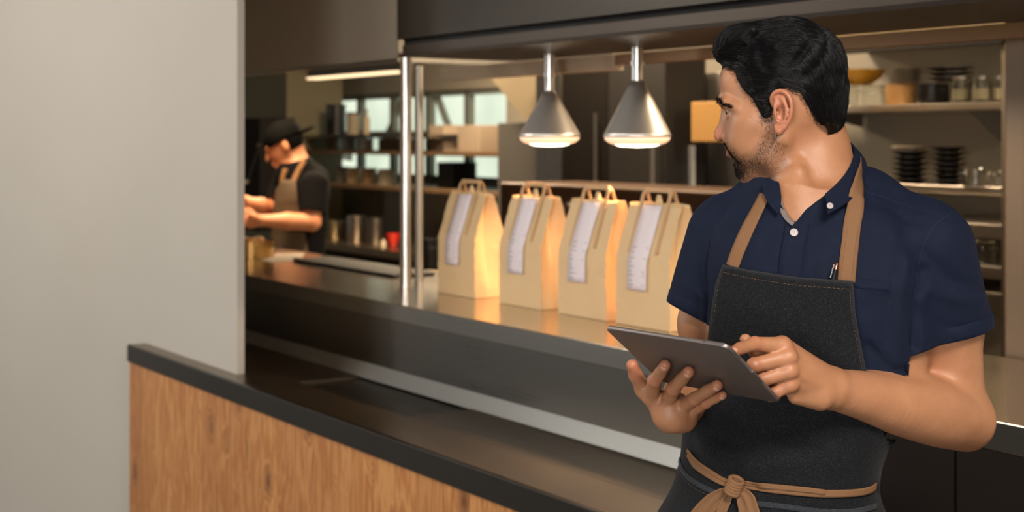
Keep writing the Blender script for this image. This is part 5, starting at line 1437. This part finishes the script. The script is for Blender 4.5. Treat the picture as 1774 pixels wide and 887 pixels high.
stack('pan','dark steel pan in the stack on top of the black pot','pan',1645,pi-.05,zr1+hp,84,26,3,M_DKSTEEL,'pans stacked on the black pot')
for i, (x, lb) in enumerate(((1664,'leftmost glass jar with dark lid on the upper right shelf'),(1700,'middle glass jar with dark lid on the upper right shelf'),(1729,'rightmost glass jar, beside the bright corner of the shelf'))):
    round_thing('glass_jar',lb,'jar',x,pi-.12,zr1,33 if i < 2 else 16,46,None,'jar','glass jars on the upper right shelf',M_DKSTEEL)
stack('bowl','black bowl in the left stack behind the shoulder','bowl',1577,pi-.08,zr2,66,56,6,M_BLACK,'left stack of black bowls')
stack('plate','pale plate lying on the left stack of black bowls','plate',1572,pi-.08,zr2+56/sc_at(1577,pi-.08)+.002,56,8,1,M_CREAM,'pale plate on the black bowls')
stack('bowl','black bowl in the right stack behind the shoulder','bowl',1643,pi-.08,zr2,60,66,7,M_BLACK,'right stack of black bowls')
round_thing('glass_bowl','clear glass bowl right of the black bowls','bowl',1690,pi-.16,zr2,44,30,M_GLASSW,'pot')
round_thing('glass_bowl','small clear glass bowl at the far right of the second shelf','bowl',1729,pi-.16,zr2,16,26,M_GLASSW,'pot')
round_thing('glass_tub','clear tub on the shelf beside the sleeve','tub',1700,pi-.2,zr4,50,36,M_GLASSW,'pot')
# dark bracket and bright end post of the shelving
e = empty('shelf_upright', R3(tp(1738,PR_-.02),PR_,0), 'bright steel upright closing the right end of the shelves', 'post')
MB(True).box((tp(1741,PR_-.12),PR_-.12,0), (tp(1735,PR_-.12),PR_-.08,2.3)).build('post_body', mS, e)
o = empty('shelf_bracket', R3(tp(1710,PR_),PR_,zr1), 'dark triangular bracket under the right end of the upper shelf', 'bracket')
MB(True).poly([(tp(x,PR_-.02),PR_-.02,zz(x,y,PR_-.02)) for x, y in ((1680,193),(1733,192),(1733,245))], (0,.02,0)).build('plate', M_KDARK, o)
# lit strip hood above the right shelves
o = empty('canopy', R3(tp(1600,4.8),4.8,2.0), 'dark edged canopy above the right wall shelves', 'canopy')
zk = zz(1600,84,4.85)
MB(True).box((tp(1736,4.85),4.85,zk), (tp(1330,4.85),4.90,zk+.05)).build('edge', M_KDARK, o)
MB(True).box((tp(1736,4.85),4.86,zk+.05), (tp(1330,4.85),PB-.01,zk+.30)).build('body', plain('gold_brown_steel',(.40,.32,.20,1),.35,.8), o)
MB(True).box((tp(1730,4.85),5.0,zk+.035), (tp(1340,4.85),5.06,zk+.049)).build('light_strip', emit('warm_strip', (1,.78,.5,1), 7), o)
# column at the far right, on the ledge's back edge
tq = tp(1741, 2.88)
o = empty('corner_column', R3(tq-.3,3.0,0), 'wide bronze coloured steel column at the right edge behind the pass', 'column')
MB(True).box((tq-.9,2.88,0), (tq,3.1,2.9)).build('column_body', steel('bronze_steel',(.20,.145,.10,1),.42,(60,60,1.2),met=.7), o, bev=.004)
# ================================================================ the cook at the back
YC = 7.45
def K(x, y, dY=0.0): return P(x, y, YC+dY)
M_TEE = plain('black_jersey', srgb(9,8,10), .9, 0, .12); M_CAPC = plain('black_cap_cotton', srgb(5,5,5), .9, 0, .1); M_APR2 = plain('olive_canvas', srgb(84,68,50), .85)
M_SKIN2 = NT('cook_skin'); M_SKIN2.set(Base_Color=srgb(196,130,92), Roughness=.5, Subsurface_Weight=.1, Subsurface_Radius=(1,.35,.2), Subsurface_Scale=.006); M_SKIN2 = M_SKIN2.m
def ctorso(p, g=0):
    d = chain(p, [K(515,295), K(522,335,.02), K(518,385,.02), K(514,430,.02), K(512,470,.02)], [.085,.135,.135,.130,.135], .05)
    d = smin(d, cap(p, K(497,305,-.02), K(548,308,.06), .060), .05); d = smin(d, cap(p, K(512,265,.02), K(518,300,.02), .055,.08), .03)
    return d-g
# arm nearer the viewer
cs, ce, cw = K(547,318,-.10), K(540,385,-.16), K(455,382,-.24); cs2, ce2, cw2 = K(490,318,.12), K(476,362,.05), K(428,350,-.10)
def cupper(p): return chain(p, [cs, ce], [.060,.048], .02)
def cupper2(p): return chain(p, [cs2, ce2], [.055,.044], .02)
def chead(p):
    hc = K(492,252,.0); q = p-hc
    # tilted: looking down at the hands, to the left
    a = math.radians(24); f = np.array([-math.cos(a), -.10, -math.sin(a)]); f /= np.linalg.norm(f); u = unit(np.array([-math.sin(a), 0, math.cos(a)])); n = np.cross(f, u)
    q = q@np.stack([f, n, u]).T; q[:,1] = np.abs(q[:,1])
    d = ell(q, (-.012,0,.03), (.096,.075,.085)); d = smin(d, ell(q, (.03,0,-.03), (.06,.055,.066)), .03)
    d = smin(d, ell(q, (.070,0,-.088), (.018,.02,.016)), .015); d = smin(d, chain(q, [(.088,0,.01),(.108,0,-.034)], [.008,.011], .005), .008)
    d = smax(d, -ell(q, (.094,.031,.002), (.014,.016,.009)), .01); d = smin(d, cap(q, (.088,0,.018), (.08,.036,.02), .009), .01)
    d = smin(d, ell(q, (.088,0,-.066), (.012,.02,.010)), .008)
    d = smin(d, ell(q, (-.010,.078,-.012), (.018,.010,.030)), .005)
    return d
def cfing(p, w, knuck, tips, r=.0095):
    d = None
    for k, t in zip(knuck, tips):
        m_ = (k+t)/2+np.array([0,0,.012]); e = chain(p, [k, m_, t], [r*1.15, r, r*.8], .003); d = e if d is None else np.minimum(d, e)
    pal = None
    for k in knuck[:4]:
        e = cap(p, k, w+(k-w)*.15, .014, .023); pal = e if pal is None else smin(pal, e, .012)
    return smin(pal, d, .007)
def H1(p):  # near hand
    kn = [K(434,373,-.28), K(431,379,-.25), K(431,385,-.22), K(433,391,-.20), K(443,374,-.22)]
    tp_ = [K(416,368,-.26), K(413,376,-.22), K(414,386,-.19), K(418,395,-.17), K(424,362,-.20)]
    return cfing(p, cw, kn, tp_)
def H2(p):
    kn = [K(422,345,-.13), K(420,350,-.10), K(420,355,-.08), K(422,360,-.06), K(428,342,-.10)]
    tp_ = [K(408,348,-.16), K(406,354,-.13), K(407,360,-.11), K(410,366,-.09), K(416,352,-.18)]
    return cfing(p, cw2, kn, tp_)
def cskin(p):
    d = smin(boxed(p, K(492,252)-.2, K(492,252)+.2, chead), cap(p, K(505,262,.02), K(516,300,.02), .056, .060), .02)
    d = smin(d, ctorso(p)+.006, .03)
    d = smin(d, smin(cupper(p), cupper2(p), .01)+.004, .02)
    d = smin(d, chain(p, [ce, (ce+cw)/2, cw], [.046,.044,.028], .015), .015); d = smin(d, chain(p, [ce2, (ce2+cw2)/2, cw2], [.043,.040,.027], .015), .015)
    d = smin(d, boxed(p, np.array(K(434,380,-.24))-.16, np.array(K(434,380,-.24))+.16, H1), .01); d = smin(d, boxed(p, np.array(K(420,352,-.1))-.16, np.array(K(420,352,-.1))+.16, H2), .01)
    return np.maximum(d, K(0,470)[2]-p[:,2])
lo_, hi_ = (K(385,0)[0], YC-.5, .9), (K(600,0)[0], YC+.4, 1.85)
cook = empty('person', Vector((K(515,0)[0], YC, 0)), 'cook in black cap, black t-shirt and olive apron bending over his work at the left', 'person')
V, Q = surface(cskin, lo_, hi_, .006); mesh_np('body', V, Q, M_SKIN2, cook)
def ctee(p):
    d = smin(ctorso(p, .004), smin(cap(p, cs, cs+(ce-cs)*.72, .068, .064), cap(p, cs2, cs2+(ce2-cs2)*.72, .062, .058), .01), .02); return d-snoise(p, 40, 30)*.002
def ckeep(p):
    a = unit(ce-cs); g1 = np.where((cap(p, cs, ce, .09) < 0) & (ctorso(p) > .012), ((cs+(ce-cs)*.76-p)@a), 1); a2 = unit(ce2-cs2); g2 = np.where((p[:,1] > YC-.05) & (p[:,0] < K(492,0)[0]), ((cs2+(ce2-cs2)*.76-p)@a2), 1)
    n = ln(p-K(508,268,.0))-.085
    return np.minimum(np.minimum(g1, g2), np.minimum(n, p[:,2]-K(0,468)[2]))
V, Q = surface(ctee, lo_, hi_, .008); V, Q = clip_mesh(V, Q, ckeep, ctee, .002); V, Q = compact(V, Q); solid(mesh_np('t_shirt', V, Q, M_TEE, cook), .002, -1)
def capap(p): return ctorso(p, .016)
def kap(p):
    px = px_of(p); l = np.interp(px[:,1], [310,330,360,400,470], [490,478,474,472,470]); r = np.interp(px[:,1], [310,330,360,400,425,470], [512,514,518,528,532,536])
    return np.minimum(np.minimum((px[:,0]-l), (r-px[:,0]))/330, np.minimum((px[:,1]-312)/330, YC+.02-p[:,1]))
V, Q = surface(capap, lo_, hi_, .008); V, Q = clip_mesh(V, Q, kap, capap, .002); V, Q = compact(V, Q); ap = mesh_np('apron', V, Q, M_APR2, cook); solid(ap, .002, 1)
M_STR2 = plain('brown_strap', srgb(120,82,44), .8)
for pts in ([(507,318),(512,305),(520,290),(527,278)], [(488,318),(490,305),(495,292)]):
    V, Q = ribbon(lambda p: ctorso(p, .004), pts, .026, .006, 24, 4, Yr=(6.9,7.8)); solid(mesh_np('strap', V, Q, M_STR2, ap), .002, 0)
hc = K(492,252)
def ccap(p):
    q = p-hc; a = math.radians(24); f = np.array([-math.cos(a), -.10, -math.sin(a)]); f /= np.linalg.norm(f); u = unit(np.array([-math.sin(a), 0, math.cos(a)])); n = np.cross(f, u)
    q = q@np.stack([f, n, u]).T
    d = ell(q, (-.014,0,.035), (.108,.088,.098)); d = np.maximum(d, .020-q[:,2]-.10*q[:,0])
    v = ell(q, (-.120,0,.028), (.070,.060,.010)); return smin(d, v, .012)
V, Q = surface(ccap, hc-.26, hc+.26, .006); mesh_np('cap', V, Q, M_CAPC, cook)
def chair(p):
    q = p-hc; a = math.radians(24); f = np.array([-math.cos(a), -.10, -math.sin(a)]); f /= np.linalg.norm(f); u = unit(np.array([-math.sin(a), 0, math.cos(a)])); n = np.cross(f, u)
    q = q@np.stack([f, n, u]).T; d = ell(q, (-.014,0,.025), (.101,.080,.088)); return np.maximum(np.maximum(d, q[:,0]+.025), -.045-q[:,2])
V, Q = surface(chair, hc-.2, hc+.2, .006); mesh_np('hair', V, Q, M_CAP, cook)
def cleg(p):
    d = chain(p, [K(512,462,.02), K(510,500,.02)], [.125,.13], .03)
    for s in (-1, 1):
        a = K(510,520,.02)+np.array([s*.04,s*.08,0]); d = smin(d, chain(p, [a, a*[1,1,0]+[0,0,.5], a*[1,1,0]+[0,0,.06]], [.09,.065,.055], .03), .03)
    return d
V, Q = surface(cleg, (K(450,0)[0], YC-.35, 0.0), (K(580,0)[0], YC+.35, 1.1), .012); mesh_np('trousers', V, Q, M_TEE, cook)
for s in (-1, 1):
    a = K(510,520,.02)+np.array([s*.04,s*.08,0])
    V, Q = surface(lambda p: np.maximum(cap(p, a*[1,1,0]+[.05,0,.05], a*[1,1,0]+[-.14,0,.04], .045, .036), .003-p[:,2]), (a[0]-.25,a[1]-.1,-.01), (a[0]+.15,a[1]+.1,.12), .01); mesh_np('shoe', V, Q, M_SHOE, cook)
kn = empty('towel', Vector(K(414,368,-.22)), 'small white cloth held in the hands of the cook', 'cloth')
b = MB(); bmesh.ops.create_icosphere(b.b, subdivisions=3, radius=.03, matrix=Matrix.Translation(Vector(K(412,366,-.22))) @ Matrix.Diagonal((.8,.8,1.3,1)))
for v in b.b.verts: v.co += Vector((math.sin(v.co.z*200)*.003, 0, math.sin(v.co.x*170)*.004))
b.build('cloth', plain('white_cloth', srgb(225,212,196), .8), kn, True, 180)
# ================================================================ light
w = bpy.data.worlds.new('world'); bpy.context.scene.world = w; w.use_nodes = True
w.node_tree.nodes['Background'].inputs[0].default_value = (.75,.8,.9,1); w.node_tree.nodes['Background'].inputs[1].default_value = .25
def area(name, loc, aim, e, sx, sy, col, spread=180):
    l = bpy.data.lights.new(name, 'AREA'); l.energy = e; l.shape = 'RECTANGLE'; l.size = sx; l.size_y = sy; l.color = col; l.spread = math.radians(spread)
    o = bpy.data.objects.new(name, l); C.objects.link(o); o.location = loc; o.rotation_euler = (Vector(aim)-Vector(loc)).to_track_quat('-Z','Y').to_euler(); return o
# added area lights at the unseen dining windows, the strongest as frontal fill
for (t0, t1, z0, z1) in dw:
    a = R3((t0+t1)/2, -3.95, (z0+z1)/2); area('window_fill', a, a+(R3(0,1,0)-R3(0,0,0)), 230 if t0 < 0 else 45, t1-t0, z1-z0, (1,.97,.93))
# added lights above the dining side: key on the man, wash on wall and wood
area('ceiling_fill', (.75,.25,2.85), (.50,2.1,1.25), 40, .8, .8, (1,.90,.80), 110)
area('ceiling_fill', R3(5.4,-.3,2.85), R3(5.0,1.8,1.0), 56, 1.2, .5, (1,.94,.86))
area('ceiling_fill', R3(3.0,-.5,2.85), R3(3.2,1.8,.6), 30, .8, .5, (1,.93,.84))
# unseen lights under the kitchen ceiling, added to lift shelves and back wall
for t, p, e in ((5.6,4.1,120), (7.6,4.5,110), (4.4,3.7,35), (2.2,4.3,50), (.4,4.3,150)):
    area('kitchen_fill', R3(t,p,2.82), R3(t,p+.15,0), e, .5, .5, (1,.76,.50))
area('hood_fill', R3(6.6,3.0,2.03), R3(6.6,3.05,0), 9, .5, .4, (1,.74,.46), 95)  # added warm fill for the cook, no lamps fitted in the hood
area('hood_fill', R3(7.6,3.2,2.03), R3(7.5,3.6,0), 18, .5, .4, (1,.74,.46), 110)
l = bpy.data.lights.new('pass_fill', 'SPOT'); l.energy = 20; l.color = (1,.74,.48); l.spot_size = math.radians(120); l.spot_blend = .7; l.shadow_soft_size = .06  # added spot warming the right end of the ledge, no lamp hangs there
lo = bpy.data.objects.new('pass_fill', l); C.objects.link(lo); lo.location = R3(tp(1560,2.62),2.62,1.86)
# ================================================================ camera
cam = bpy.data.cameras.new('camera'); co = bpy.data.objects.new('camera', cam); C.objects.link(co)
co.location = (0, 0, H); co.rotation_euler = (math.pi/2, 0, 0)
cam.sensor_fit = 'HORIZONTAL'; cam.sensor_width = 36; cam.lens = 36*F/1774; cam.shift_y = -(443.5-HY)/1774; cam.clip_start = .05
cam.dof.use_dof = True; cam.dof.focus_distance = 2.04; cam.dof.aperture_fstop = 5.2
sc = bpy.context.scene; sc.camera = co
vs = sc.view_settings; vs.view_transform = 'Standard'; vs.look = 'None'; vs.gamma = 1; vs.use_curve_mapping = False; vs.exposure = 0
